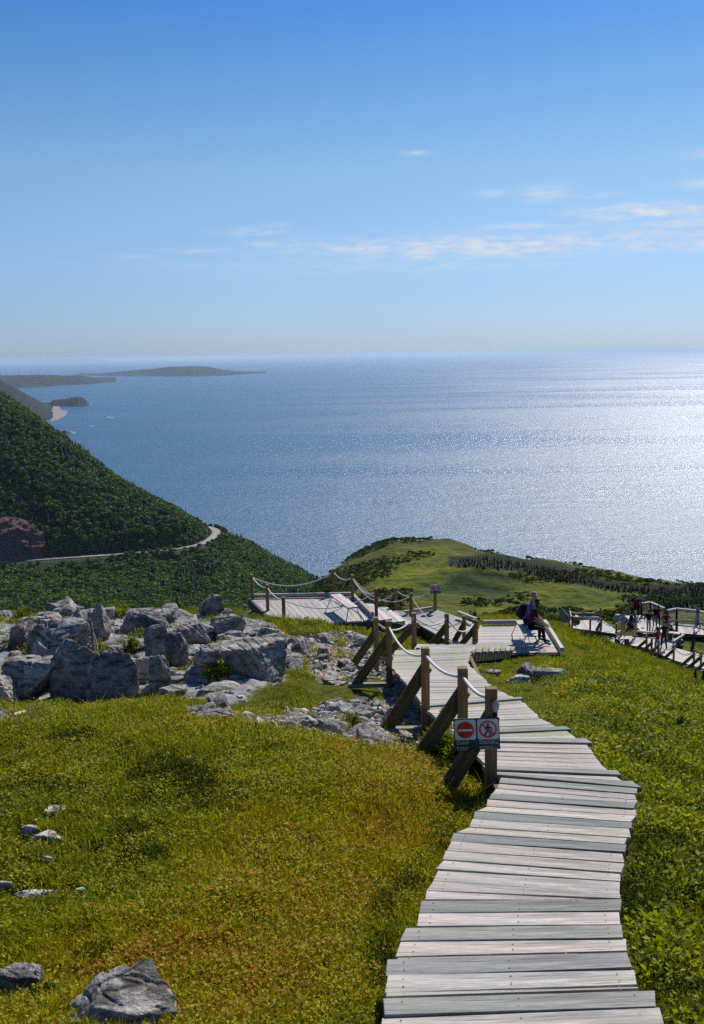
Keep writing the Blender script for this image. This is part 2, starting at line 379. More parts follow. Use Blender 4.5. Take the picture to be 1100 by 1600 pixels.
BP = [Pz(734, 1021, ZB), Pz(875, 1019, ZB), Pz(849, 976, ZB), Pz(750, 977, ZB)]     # bench platform
WL = [Pz(*q, ZW) for q in ((715, 1013), (700, 1001), (660, 979), (631, 961))]; WR = [Pz(*q, ZW) for q in ((748, 1012), (747, 976), (716, 964), (683, 953))]
ST0, ST1 = Vector((2.25, 20.4, CZ - 5.9)), Vector((4.35, 27.9, CZ - 8.05))            # right edge of the descending stair
STW = Vector((-1.05, .3, 0))
def xy(l): return [(p.x, p.y) for p in l]
def planez(z): return lambda x, y: np.full(np.shape(x), z)
PADS = [(PATHPOLY, lambda x, y: pathz(y), lambda x, y: np.interp(y, [0, 8, 10.5, 13, 22], [.16, .18, .3, .42, .5]), .7),
        (xy(LP), planez(ZL), lambda x, y: np.full(x.shape, .42), 1.0), (xy(BP), planez(ZB), lambda x, y: np.full(x.shape, .16), 1.0),
        (xy(WL + WR[::-1]), planez(ZW), lambda x, y: np.full(x.shape, .35), .8),
        (xy([ST0, ST1, ST1 + STW, ST0 + STW]), lambda x, y: -5.9 - 2.15 * np.clip((y - 20.4) / 7.5, 0, 1), lambda x, y: np.full(x.shape, .42), .8)]
# far decks (pixel corners, height below camera)
ZA, ZM, ZR, ZD, ZE = -17.0, -17.9, -17.6, -19.0, -18.6
DA = [Pz(*q, ZA) for q in ((893, 981), (962, 990), (938, 968), (890, 967))]
DA2 = [Pz(*q, ZA - .15) for q in ((930, 985), (963, 991), (962, 984), (941, 969))]
DM = [Pz(*q, ZM) for q in ((938, 1001), (1038, 1016), (1068, 999), (970, 993))]
DRL = [Pz(*q, z) for q, z in (((1010, 1012), -17.95), ((1052, 1031), -17.7), ((1103, 1046), -17.3), ((1180, 1066), -16.7))]
DRR = [Pz(*q, z) for q, z in (((1050, 1011), -17.95), ((1080, 1019), -17.7), ((1125, 1030), -17.3), ((1200, 1047), -16.7))]
DD = [Pz(*q, ZD) for q in ((1006, 990), (1056, 990), (1003, 961), (976, 962))]
DE = [Pz(*q, ZE) for q in ((1058, 989), (1115, 993), (1115, 979), (1046, 973))]
FARPADS = [(xy(DA), ZA), (xy(DA2), ZA - .15), (xy(DM), ZM), (xy(DD), ZD), (xy(DE), ZE)]
for pl, z in FARPADS: PADS.append((pl, planez(z), lambda x, y: np.full(x.shape, .35), 2.5))
_ry = [p.y for p in DRL[::-1]]; _rz = [p.z - CZ for p in DRL[::-1]]
PADS.append((xy(DRL + DRR[::-1]), lambda x, y: np.interp(y, _ry, _rz), lambda x, y: np.full(x.shape, .4), 2.0))

# ------------------------------------------------------------------ ground
COLS = {
 -600: [(1620, 4.3), (1400, 6.2), (1250, 8), (1160, 10), (1130, 14), (1060, 18), (985, 24), (1000, 32), (1080, 60), (1200, 110)],
 -250: [(1610, 4.35), (1400, 6.15), (1250, 8), (1160, 9.9), (1112, 12), (1118, 14), (1060, 18), (990, 24), (995, 32), (1080, 60), (1200, 110)],
 0: [(1600, 4.4), (1400, 6.1), (1250, 8.0), (1165, 9.6), (1115, 11.4), (1120, 14), (1070, 17), (1005, 21), (975, 25), (1000, 32), (1080, 60), (1200, 110)],
 200: [(1600, 4.3), (1400, 6.0), (1250, 7.8), (1160, 9.5), (1108, 11.2), (1122, 14), (1080, 17), (1020, 21), (962, 26), (990, 33), (1070, 60), (1190, 110)],
 400: [(1600, 4.25), (1400, 5.9), (1250, 7.7), (1165, 9.5), (1138, 10.8), (1108, 13), (1072, 16), (1030, 20), (985, 25), (958, 29), (968, 36), (1060, 65), (1150, 110)],
 560: [(1600, 4.3), (1400, 6.2), (1250, 8), (1185, 9.6), (1150, 11.5), (1105, 14.5), (1062, 18), (1022, 22), (995, 27), (975, 32), (985, 42), (1010, 70), (1040, 110)],
 700: [(1640, 4.3), (1400, 6.6), (1150, 12.0), (1090, 17), (1050, 22), (1020, 27.5), (985, 33), (972, 42), (990, 70), (985, 110)],
 850: [(1640, 4.35), (1400, 6.6), (1250, 8.6), (1150, 11.5), (1090, 16), (1052, 22), (1026, 27.5), (990, 34), (976, 42), (985, 70), (975, 110)],
 930: [(1600, 4.4), (1400, 6.4), (1250, 8.7), (1150, 12), (1085, 17), (1048, 24), (1024, 31), (1012, 40), (1008, 52), (997, 62), (984, 76), (976, 110)],
 1000: [(1610, 4.4), (1400, 6.4), (1250, 8.8), (1150, 12), (1085, 18), (1055, 25), (1037, 34), (1030, 44), (1025, 56), (1008, 66), (990, 80), (978, 110)],
 1100: [(1600, 4.5), (1400, 6.5), (1250, 9), (1150, 12.5), (1100, 18), (1082, 24), (1072, 34), (1066, 46), (1056, 57), (1010, 70), (992, 82), (980, 110)],
 1700: [(1600, 4.5), (1300, 8), (1150, 14), (1085, 25), (1060, 40), (1040, 60), (1000, 110)]}
pts = []
for u, l in COLS.items():
    for v, Y in l:
        p = P(u, v, Y); pts.append((p.x / Y * 1.6, math.log(Y), (CZ - p.z) / Y))
for U in (-.8, -.3, .1, .5, .8): pts.append((U * 1.6, math.log(1.5), 2.0 / 1.5)); pts.append((U * 1.6, math.log(2.6), 2.42 / 2.6))
_tn = TPS(pts, 2e-3)
def zone(x, y, z, poly, ylo, yhi, soft=14):          # world zone drawn once from the survey of the slope
    u, v = project(x, y, z)
    s = smooth(6, -8, sdpoly(u, v, poly) + 16 * perlin(x * .9, y * .9, x * 0 + 3.3) + 10 * perlin(x * 3, y * 3))
    return s * (y > ylo) * (y < yhi)
ZOUT = [(-500, 1112), (-500, 985), (-100, 975), (60, 970), (120, 940), (300, 925), (385, 938), (440, 990), (455, 1062), (330, 1112), (280, 1122), (200, 1118)]
ZRUB = [(430, 990), (540, 985), (600, 1010), (645, 1045), (690, 1100), (712, 1160), (650, 1190), (520, 1172), (420, 1142), (290, 1126), (330, 1110), (420, 1122), (490, 1098), (590, 1088), (600, 1068), (520, 1066), (480, 1062), (450, 1010)]
ZLEFT = [(-400, 1118), (-20, 1112), (60, 1112), (95, 1120), (80, 1136), (0, 1142), (-400, 1150)]
ZMOSS = [(310, 1115), (400, 1068), (470, 1055), (520, 1064), (600, 1070), (590, 1085), (490, 1095), (420, 1118)]
def base_z(x, y):
    y = np.maximum(y, 1.0); U = x / y
    return -y * _tn(U * 1.6, np.log(y))
def ground_z(x, y, detail=True):
    x = np.asarray(x, float); y = np.asarray(y, float)
    z = base_z(x, y)
    if detail:
        sc = np.clip(y / 9, .35, 4)
        z = z + .05 * perlin(x * 1.15 + 7, y * 1.15) + .12 * fbm(x * .55, y * .55, o=3) * np.clip(sc, .5, 1.6) + .035 * fbm(x * 2.6, y * 2.6, o=3) + (.35 * fbm(x * .09, y * .09, o=3) * smooth(30, 55, y))
    for poly, zf, off, fade in PADS:
        xs = [p[0] for p in poly]; ys = [p[1] for p in poly]
        msk = (x > min(xs) - fade - .5) & (x < max(xs) + fade + .5) & (y > min(ys) - fade - .5) & (y < max(ys) + fade + .5)
        if not msk.any(): continue
        xm, ym = x[msk], y[msk]; d = sdpoly(xm, ym, poly); w = smooth(fade, .05, d)
        t = zf(xm, ym) - off(xm, ym) + .02 * perlin(xm * 4, ym * 4)
        z[msk] = z[msk] * (1 - w) + t * w
    return z
def masks(x, y, z):
    rock = zone(x, y, z + CZ, ZOUT, 12.8, 27.5); rub = np.maximum(zone(x, y, z + CZ, ZRUB, 10.3, 29), zone(x, y, z + CZ, ZLEFT, 10, 13))
    return rock, np.clip(rub - rock, 0, 1)
nr, nc = 640, 460
lY = np.linspace(math.log(1.0), math.log(118), nr)[:, None]; Ug = np.linspace(-.62, .72, nc)[None, :]
Yg = np.exp(lY) + 0 * Ug; Xg = Ug * Yg
Zg = ground_z(Xg, Yg); rockm, rubm = masks(Xg, Yg, Zg)
Zg = Zg + rockm * (.20 * np.abs(fbm(Xg * .9, Yg * .9, o=4)) + .05 * fbm(Xg * 4, Yg * 4, o=3)) + rubm * .05 * fbm(Xg * 3, Yg * 3, o=4)

def m_ground():
    m, t, b, o = mat_new('heath_ground'); g = geo(t); p = g.outputs['Position']
    n1 = noise(t, p, .35, 5, .6); n2 = noise(t, p, 3.2, 6, .65); n3 = noise(t, p, 22, 5, .7); n4 = noise(t, mapping(t, p, (1, .45, 1)), .13, 5, .6)
    c = ramp(t, n2, [(.3, (.018, .028, .006)), (.48, (.052, .07, .012)), (.6, (.085, .10, .016)), (.75, (.13, .115, .03))])
    far = ramp(t, n1, [(.3, (.03, .048, .008)), (.5, (.075, .095, .013)), (.7, (.115, .115, .02))])
    c = mixc(t, .5, c, far); c = mixc(t, 1, c, ramp(t, n3, [(.3, (.5, .5, .5)), (.5, (1, 1, 1)), (.72, (1.5, 1.5, 1.4))]), 'MULTIPLY')
    c = mixc(t, .7, c, ramp(t, n4, [(.35, (.6, .68, .6)), (.5, (1, 1, 1)), (.66, (1.2, 1.05, .8))]), 'MULTIPLY')
    # stony soil
    v = t.nodes.new('ShaderNodeTexVoronoi'); v.inputs['Scale'].default_value = 9; t.links.new(p, v.inputs['Vector'])
    sep = t.nodes.new('ShaderNodeSeparateColor'); t.links.new(v.outputs['Color'], sep.inputs[0])
    soil = ramp(t, sep.outputs[0], [(0, (.16, .115, .09)), (.35, (.26, .2, .165)), (.7, (.34, .29, .26)), (1, (.46, .43, .41))])
    soil = mixc(t, .8, soil, ramp(t, n2, [(.35, (.45, .4, .36)), (.55, (1, 1, 1))]), 'MULTIPLY')
    rk = ramp(t, n2, [(.3, (.1, .1, .1)), (.5, (.25, .25, .255)), (.7, (.36, .355, .34))])
    c = mixc(t, attr(t, 'rub'), c, soil); c = mixc(t, attr(t, 'rock'), c, rk)
    t.links.new(c, b.inputs['Base Color']); b.inputs['Roughness'].default_value = .95; b.inputs['Specular IOR Level'].default_value = .1
    h = mth(t, 'ADD', mth(t, 'MULTIPLY', n2, 1.0), mth(t, 'MULTIPLY', n3, .4)); bump(t, h, .8, .06, b)
    return m
MG = m_ground()
V = np.stack([Xg.ravel(), Yg.ravel(), Zg.ravel() + CZ], 1)
g_ = mesh_np('ground', V, grid_faces(nr, nc), MG); tag(g_, kind='structure'); vattr(g_, 'rock', rockm); vattr(g_, 'rub', rubm)

# ------------------------------------------------------------------ headland beyond the decks
def tps_cols(C, k=1.6, lam=1e-3):
    q = []
    for u, l in C.items():
        for v, Y in l:
            p = P(u, v, Y); q.append((p.x / Y * k, math.log(Y) * 1.5, (CZ - p.z) / Y))
    T = TPS(q, lam); return lambda x, y: -y * T(x / y * k, np.log(y) * 1.5)
_th = tps_cols({
 -100: [(1280, 100), (1250, 200), (1300, 330), (1500, 500), (1700, 700)], 300: [(1180, 100), (1150, 200), (1150, 330), (1250, 480), (1400, 700)],
 430: [(1100, 100), (1040, 200), (1010, 330), (1010, 460), (1060, 560), (1250, 800)],
 490: [(1050, 100), (1005, 200), (975, 330), (918, 480), (960, 560), (1200, 800)],
 540: [(1030, 100), (995, 200), (955, 330), (880, 480), (905, 560), (1150, 800)],
 600: [(1010, 100), (985, 200), (940, 330), (854, 490), (890, 600), (1100, 820)],
 650: [(1005, 100), (985, 200), (938, 330), (850, 500), (885, 620), (1080, 830)],
 700: [(1000, 100), (982, 200), (942, 330), (854, 505), (890, 630), (1080, 840)],
 750: [(998, 100), (980, 200), (945, 330), (869, 510), (900, 640), (1080, 850)],
 850: [(992, 100), (978, 200), (952, 330), (894, 540), (925, 680), (1080, 850)],
 950: [(985, 100), (968, 200), (950, 330), (926, 560), (945, 700), (1080, 850)],
 1050: [(985, 100), (960, 200), (945, 330), (930, 560), (950, 700), (1080, 850)],
 1200: [(985, 100), (955, 200), (942, 330), (925, 560), (945, 700), (1080, 850)],
 1700: [(985, 100), (955, 200), (942, 330), (925, 560), (950, 700), (1080, 850)]})
def headland_z(x, y):
    z = _th(x, y) + 3.6 * fbm(x / 42, y / 42, o=5, g=.55) * smooth(110, 200, y) + 6 * (.35 - np.abs(perlin(x / 45 + 5, y / 80))) * smooth(200, 300, y) + .5 * fbm(x / 9, y / 9, o=3)
    z = z - smooth(800, 1000, y) * 330
    return np.maximum(z, -CZ - 3)
nr2, nc2 = 420, 460
Yh = np.exp(np.linspace(math.log(104), math.log(1150), nr2))[:, None] + np.zeros((1, nc2)); Xh = np.linspace(-.42, .85, nc2)[None, :] * Yh
Zh = headland_z(Xh, Yh); k = smooth(118, 104, Yh); Zh = Zh - k * 0.6
# join: the near sheet's last rows dip under this one
def m_headland():
    m, t, b, o = mat_new('headland_grass'); g = geo(t); p = g.outputs['Position']
    q = mapping(t, p, (.02, .02, .02)); n1 = noise(t, q, 1.2, 7, .62, .6); n2 = noise(t, q, 14, 5, .65); n0 = noise(t, q, .5, 3, .5)
    c = ramp(t, n1, [(.38, (.014, .026, .003)), (.45, (.045, .066, .003)), (.54, (.10, .120, .004)), (.66, (.155, .155, .006))])
    c = mixc(t, .8, c, ramp(t, n2, [(.33, (.4, .45, .4)), (.5, (1, 1, 1)), (.7, (1.3, 1.25, 1.1))]), 'MULTIPLY')
    c = mixc(t, ramp(t, n0, [(.5, (0, 0, 0)), (.62, (.5, .5, .5))]), c, (.075, .07, .018))
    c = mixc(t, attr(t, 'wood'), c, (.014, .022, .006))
    t.links.new(c, b.inputs['Base Color']); b.inputs['Roughness'].default_value = .95; b.inputs['Specular IOR Level'].default_value = .1
    bump(t, mth(t, 'ADD', n1, mth(t, 'MULTIPLY', n2, .3)), 1.0, 9.0, b); return m
V = np.stack([Xh.ravel(), Yh.ravel(), Zh.ravel() + CZ], 1)
h_ = mesh_np('headland_hill', V, grid_faces(nr2, nc2), m_headland()); tag(h_, kind='structure')
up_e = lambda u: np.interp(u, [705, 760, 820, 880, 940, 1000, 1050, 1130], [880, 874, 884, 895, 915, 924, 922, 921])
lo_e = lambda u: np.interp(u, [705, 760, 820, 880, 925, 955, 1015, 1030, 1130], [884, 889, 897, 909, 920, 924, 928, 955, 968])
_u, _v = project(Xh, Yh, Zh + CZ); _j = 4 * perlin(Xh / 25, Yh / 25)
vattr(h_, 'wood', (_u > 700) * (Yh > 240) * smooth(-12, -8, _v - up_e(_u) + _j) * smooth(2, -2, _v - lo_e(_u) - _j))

# ------------------------------------------------------------------ forested mountain with the road
_tl = tps_cols({
 -800: [(1200, 900), (900, 1150), (880, 1330), (700, 1500), (350, 1850), (500, 2400), (700, 3200)],
 -500: [(1200, 900), (930, 1150), (882, 1330), (720, 1500), (430, 1800), (520, 2400), (700, 3200)],
 -200: [(1200, 900), (950, 1150), (882, 1330), (740, 1460), (557, 1690), (572, 2100), (640, 2900)],
 0: [(1200, 900), (960, 1150), (878, 1340), (768, 1440), (635, 1600), (652, 1850), (730, 2300)],
 100: [(1200, 900), (960, 1160), (872, 1352), (783, 1440), (702, 1555), (732, 1800), (860, 2150)],
 200: [(1200, 900), (960, 1170), (864, 1372), (800, 1440), (766, 1515), (810, 1750), (910, 2000)],
 260: [(1200, 900), (960, 1180), (858, 1392), (815, 1440), (800, 1490), (838, 1700), (915, 1950)],
 300: [(1200, 900), (960, 1190), (854, 1405), (828, 1440), (822, 1475), (856, 1680), (920, 1900)],
 322: [(1200, 900), (960, 1200), (850, 1425), (836, 1460), (831, 1500), (860, 1650), (925, 1850)],
 340: [(1200, 900), (962, 1200), (880, 1370), (853, 1440), (838, 1490), (832, 1545), (870, 1650), (930, 1850)],
 400: [(1200, 900), (965, 1220), (905, 1380), (870, 1500), (861, 1560), (900, 1700), (950, 1850)],
 450: [(1200, 900), (970, 1240), (920, 1400), (895, 1520), (889, 1555), (920, 1680), (970, 1850)],
 490: [(1200, 900), (975, 1260), (935, 1400), (914, 1530), (925, 1650), (990, 1850)],
 600: [(1220, 900), (1030, 1250), (990, 1400), (965, 1560), (980, 1700)], 800: [(1250, 900), (1150, 1250), (1120, 1560), (1100, 1800)]}, lam=1e-4)
def hill_z(x, y): 
    r = 9 * (.3 - np.abs(perlin(x / 130, y / 210))) + 6 * fbm(x / 55, y / 55, o=3)
    return np.maximum(_tl(x, y) + r * smooth(0, 40, np.abs(road_dist(x, y)) ), -CZ - 4)
ROADPX = [(-330, 883, 1325), (-200, 883, 1328), (-80, 881, 1333), (0, 878, 1340), (60, 874, 1345), (120, 870, 1353), (180, 866, 1364), (240, 861, 1381), (285, 856, 1397), (308, 851.5, 1414), (322, 846.5, 1440), (333, 839, 1478), (338, 832, 1512), (334, 826.5, 1538), (322, 823, 1560)]
_rp = [P(*q) for q in ROADPX]
def catmull(pts, n=12):
    out = []; q = [pts[0]] + list(pts) + [pts[-1]]
    for i in range(1, len(q) - 2):
        for k in range(n):
            t = k / n; out.append(.5 * ((2 * q[i]) + (-q[i - 1] + q[i + 1]) * t + (2 * q[i - 1] - 5 * q[i] + 4 * q[i + 1] - q[i + 2]) * t * t + (-q[i - 1] + 3 * q[i] - 3 * q[i + 1] + q[i + 2]) * t ** 3))
    return out + [q[-2]]
ROAD = catmull(_rp, 8)
_ra = np.array([(p.x, p.y, p.z) for p in ROAD])
def road_near(x, y):
    x = np.asarray(x, float); y = np.asarray(y, float); best = np.full(x.shape, 1e9); bz = np.zeros(x.shape)
    for i in range(len(_ra) - 1):
        ax, ay, azz = _ra[i]; ex, ey, ez = _ra[i + 1] - _ra[i]
        t = np.clip(((x - ax) * ex + (y - ay) * ey) / (ex * ex + ey * ey), 0, 1)
        d = np.hypot(x - ax - t * ex, y - ay - t * ey); mk = d < best; best = np.where(mk, d, best); bz = np.where(mk, azz + t * ez - CZ, bz)
    return best, bz
def road_dist(x, y): return road_near(x, y)[0]
def hill_full(x, y):
    z = hill_z(x, y); d, rz = road_near(x, y); w = smooth(26, 9, d); return z * (1 - w) + (rz - .8) * w
nr3, nc3 = 330, 330
Yl = np.linspace(900, 3000, nr3)[:, None] + np.zeros((1, nc3)); Xl = np.linspace(-.55, .16, nc3)[None, :] * Yl
Zl = hill_full(Xl, Yl)
def m_forestfloor():
    m, t, b, o = mat_new('forest_floor'); g = geo(t); p = mapping(t, g.outputs['Position'], (.02, .02, .02))
    n1 = noise(t, p, 1.5, 6, .6); n2 = noise(t, p, 9, 5, .7)
    c = ramp(t, n2, [(.3, (.012, .024, .006)), (.6, (.035, .06, .012))])
    t.links.new(c, b.inputs['Base Color']); b.inputs['Roughness'].default_value = .95; bump(t, n2, 1, 4, b); return m
MF = m_forestfloor()
V = np.stack([Xl.ravel(), Yl.ravel(), Zl.ravel() + CZ], 1)
l_ = mesh_np('mountain_slope', V, grid_faces(nr3, nc3), MF); tag(l_, kind='structure')
def strip(name, line, w, mat, dz=0.0):
    V = []; n = len(line)
    for i, p in enumerate(line):
        d = line[min(i + 1, n - 1)] - line[max(i - 1, 0)]; s_ = Vector((d.y, -d.x, 0)).normalized() * (w / 2)
        V += [tuple(p - s_ + Vector((0, 0, dz))), tuple(p + s_ + Vector((0, 0, dz)))]
    Fc = [(2 * i, 2 * i + 1, 2 * i + 3, 2 * i + 2) for i in range(n - 1)]
    o = mesh_np(name, V, Fc, mat); tag(o, kind='structure'); return o
strip('gravel_shoulder', ROAD, 11.5, m_plain('shoulder_gravel', (.30, .27, .23), .95, 0, .3, .25), .1)
strip('road', ROAD, 9.5, m_plain('old_asphalt', (.25, .245, .24), .9, 0, .3, .1), .25)
strip('road_centre_line', ROAD, .35, m_plain('yellow_line', (.62, .48, .1), .8), .33)

# red rock cutting above the road
def cutting(name, u0, u1, v0, v1, Y, seed):
    c = P((u0 + u1) / 2, (v0 + v1) / 2, Y); n = 60; r = np.random.default_rng(seed)
    a = np.linspace(-1, 1, n); A, B = np.meshgrid(a, a)
    wx, wz = (u1 - u0) / F * Y / 2, (v1 - v0) / F * Y / 2
    B = B - (B + 1) * .5 * (1 - (1 - np.abs(A) ** 2.4) ** .6) * .93
    yy = 26 * B + 7 * fbm(A * 3 + seed, B * 3, o=5) + 9 * (A ** 4 + B ** 4) * np.sign(1) 
    X = c.x + A * wx * (1 - .25 * np.clip(B, 0, 1) ** 2) + fbm(A * 4, B * 4 + 9, o=3) * 2; Zz = c.z + B * wz + fbm(A * 5, B * 5 + 3, o=4) * 1.5
    o = mesh_np(name, np.stack([X.ravel(), c.y + yy.ravel() - 4, Zz.ravel()], 1), grid_faces(n, n), M_RED, False); tag(o, kind='structure'); return o
M_RED = m_rock('red_rock', (.17, .075, .065), .06)
cutting('rock_cutting', -70, 70, 812, 882, 1362, 3)
cutting('bare_soil_slope', -14, 20, 928, 952, 1215, 8)

# ------------------------------------------------------------------ sea
def m_sea():
    m, t, b, o = mat_new('sea_water'); g = geo(t); p = g.outputs['Position']
    b.inputs['Base Color'].default_value = (.008, .062, .125, 1); b.inputs['IOR'].default_value = 1.4; b.inputs['Specular IOR Level'].default_value = .5
    w1 = noise(t, mapping(t, p, (.045, .09, .05)), 1, 6, .68); w2 = noise(t, mapping(t, p, (.005, .011, .01)), 1, 4, .6); w3 = noise(t, mapping(t, p, (.00025, .0011, .001)), 1, 5, .6, .5)
    r = ramp(t, w3, [(.38, (.27, .27, .27)), (.5, (.365, .365, .365)), (.62, (.43, .43, .43))]); t.links.new(r, b.inputs['Roughness'])
    dark = ramp(t, w3, [(.38, (.001, .055, .12)), (.6, (.002, .070, .145))]); t.links.new(dark, b.inputs['Base Color'])
    nb = bump(t, w1, 1.0, 4.2, b); bump(t, w2, .6, 11, b, nb)
    return m
MS = m_sea()
n = 97; gx = np.sinh(np.linspace(-4.2, 4.2, n)) / np.sinh(4.2) * 250000
A, B = np.meshgrid(gx, gx + 0)
s_ = mesh_np('sea', np.stack([A.ravel(), B.ravel() + 0, np.zeros(A.size)], 1), grid_faces(n, n), MS, False); tag(s_, kind='structure')

# ------------------------------------------------------------------ far coasts
def m_far(name, a, b_, sc=.0025):
    m, t, b, o = mat_new(name); g = geo(t); p = mapping(t, g.outputs['Position'], (sc, sc, sc)); n1 = noise(t, p, 1.4, 7, .65)
    t.links.new(ramp(t, n1, [(.35, a), (.62, b_)]), b.inputs['Base Color']); b.inputs['Roughness'].default_value = .95; b.inputs['Specular IOR Level'].default_value = .1
    bump(t, n1, 1, .12 / sc, b); return m
MFAR = m_far('distant_forest', (.004, .012, .012), (.016, .03, .022)); MMID = m_far('coastal_forest', (.004, .010, .008), (.013, .022, .014), .008)
def coast(name, prof, mat, wf, wb, rough=.12, seed=0):
    """prof: (u, v_crest, v_base) with the base lying on the sea; wf/wb: width to the front and behind relative to height"""
    L = []
    for i in range(len(prof) - 1):
        a, b_ = prof[i], prof[i + 1]; k = max(2, int((b_[0] - a[0]) / 1.2))
        for j in range(k): t = j / k; L.append([a[q] + (b_[q] - a[q]) * t for q in range(3)])
    L.append(list(prof[-1])); rows = []
    for i, (u, vc, vb) in enumerate(L):
        base = Pz(u, vb, -CZ + .3); D = base.y; a, b_ = ray(u, vc); 
        Yc = D * (1 + wf); h = max(CZ + b_ * Yc, 1.0)
        row = []
        for s in np.linspace(0, 1, 9):
            Y = D + (Yc - D) * s; z = h * math.sin(s * math.pi / 2) ** 1.15; row.append((a_ := ray(u, vb)[0]) and (a_ * Y, Y, z))
        for s in np.linspace(.14, 1, 7):
            Y = Yc + D * wb * s; row.append((ray(u, vb)[0] * Y, Y, h * math.cos(s * math.pi / 2) - 3 * (s > .99)))
        rows.append(row)
    V = np.array(rows); nr_, nc_ = V.shape[:2]; z = V[..., 2]; sc = rough * np.maximum(z, 1)
    V[..., 2] = np.maximum(z + sc * fbm(V[..., 0] / 900 + seed, V[..., 1] / 1500, o=4) * (z > 1), -3)
    o = mesh_np(name, V.reshape(-1, 3), grid_faces(nr_, nc_), mat); tag(o, kind='structure'); return o
coast('coastal_mountain', [(-250, 571, 690), (-120, 569, 680), (-40, 578, 672), (0, 589.5, 668), (20, 601, 665), (40, 613, 662), (60, 627, 659), (75, 639, 656), (84, 650, 654)], MMID, .12, .3, .1, 4)
coast('wooded_headland', [(76, 632, 634), (84, 625, 635), (100, 623.5, 635.5), (112, 621, 635.5), (122, 619.5, 635.5), (130, 621, 635), (136, 626, 634.5), (139, 633, 634.5)], MMID, .03, .05, .1, 1)
coast('cape_lowland', [(-300, 588, 606), (0, 588, 608), (30, 586.5, 606.5), (60, 587, 604.5), (100, 587.5, 602), (125, 587, 601), (150, 592, 599.5), (170, 595.5, 597.5), (181, 596.8, 597.4)], MFAR, .03, .3, .25, 2)
coast('island', [(120, 584.5, 586.5), (160, 583, 587.5), (200, 579, 588), (240, 576, 588), (265, 573, 588), (300, 571.8, 588), (325, 573, 587.5), (345, 577, 587), (370, 580, 585.5), (400, 581.6, 583.6), (415, 582.4, 583.2)], MFAR, .05, .1, .08, 3)
coast('distant_hills', [(-300, 560, 569), (-50, 561.5, 568), (0, 562.2, 567.5), (60, 561.5, 567), (130, 560.6, 566), (150, 561, 565.6), (175, 563.4, 565), (200, 564.2, 564.8)], MFAR, .03, .1, .1, 5)
MB_ = m_plain('pale_shingle', (.22, .19, .17), .95, 0, .02, .2); MW = m_plain('sea_foam', (.09, .19, .28), .9)
def flat(name, pts, mat, z=1.0, kind='structure', jag=0, seed=0):
    q = [Pz(u, v, -CZ + z) for u, v in pts]; r = random.Random(seed); out = []
    for i, p in enumerate(q):
        nx = q[(i + 1) % len(q)]
        for k in range(5): t = k / 5; s_ = p.lerp(nx, t); out.append(s_ + Vector((r.uniform(-jag, jag), r.uniform(-jag, jag) * 3, 0)))
    mb = MB(); mb.prism(out[::-1], (0, 0, .5), (1, 1, 1)); o = mb.build(name, mat, origin=tuple(out[0])); tag(o, kind=kind); return o
flat('shingle_beach', [(84, 634), (92, 634), (95, 640), (104, 642), (101, 650), (90, 656), (78, 660), (84, 648), (80, 640)], MB_, 1.5, 'structure', 8, 1)
for i, q in enumerate(([(100, 641), (105, 642), (104, 647), (98, 652), (94, 654), (96, 649), (99, 646)], [(110, 674), (119, 675), (118, 678), (112, 679)], [(166, 650.5), (178, 652), (176, 654), (167, 653)], [(140, 665.5), (148, 665), (146, 667), (140, 667)],
                      [(139, 630.5), (143, 631), (141, 632.5), (139, 633)])):
    o = flat('sea_foam', q, MW, .8, 'stuff', 3, i)
rk = m_rock('dark_sea_rock', (.08, .075, .07), .05)
coast('shore_rocks', [(93, 675.5, 677), (97, 672.5, 677), (103, 672, 678), (109, 674, 678), (114, 677, 678.5)], rk, .008, .01, .3, 6)
# ------------------------------------------------------------------ haze
def haze(density, top):
    mb = MB(); mb.hexa([(-255000, -255000, -9), (255000, -255000, -9), (255000, 255000, -9), (-255000, 255000, -9), (-255000, -255000, top), (255000, -255000, top), (255000, 255000, top), (-255000, 255000, top)], (1, 1, 1), 1, 1, 1)
    m = bpy.data.materials.new('haze_air'); m.use_nodes = True; t = m.node_tree; t.nodes.clear()
    pv = t.nodes.new('ShaderNodeVolumePrincipled'); pv.inputs['Color'].default_value = (.58, .76, 1.0, 1); pv.inputs['Density'].default_value = density; pv.inputs['Anisotropy'].default_value = .2
    o = t.nodes.new('ShaderNodeOutputMaterial'); t.links.new(pv.outputs[0], o.inputs['Volume'])
    tag(mb.build('haze', m, origin=(0, 0, 0)), kind='stuff')
haze(1.5e-5, CZ + 62)

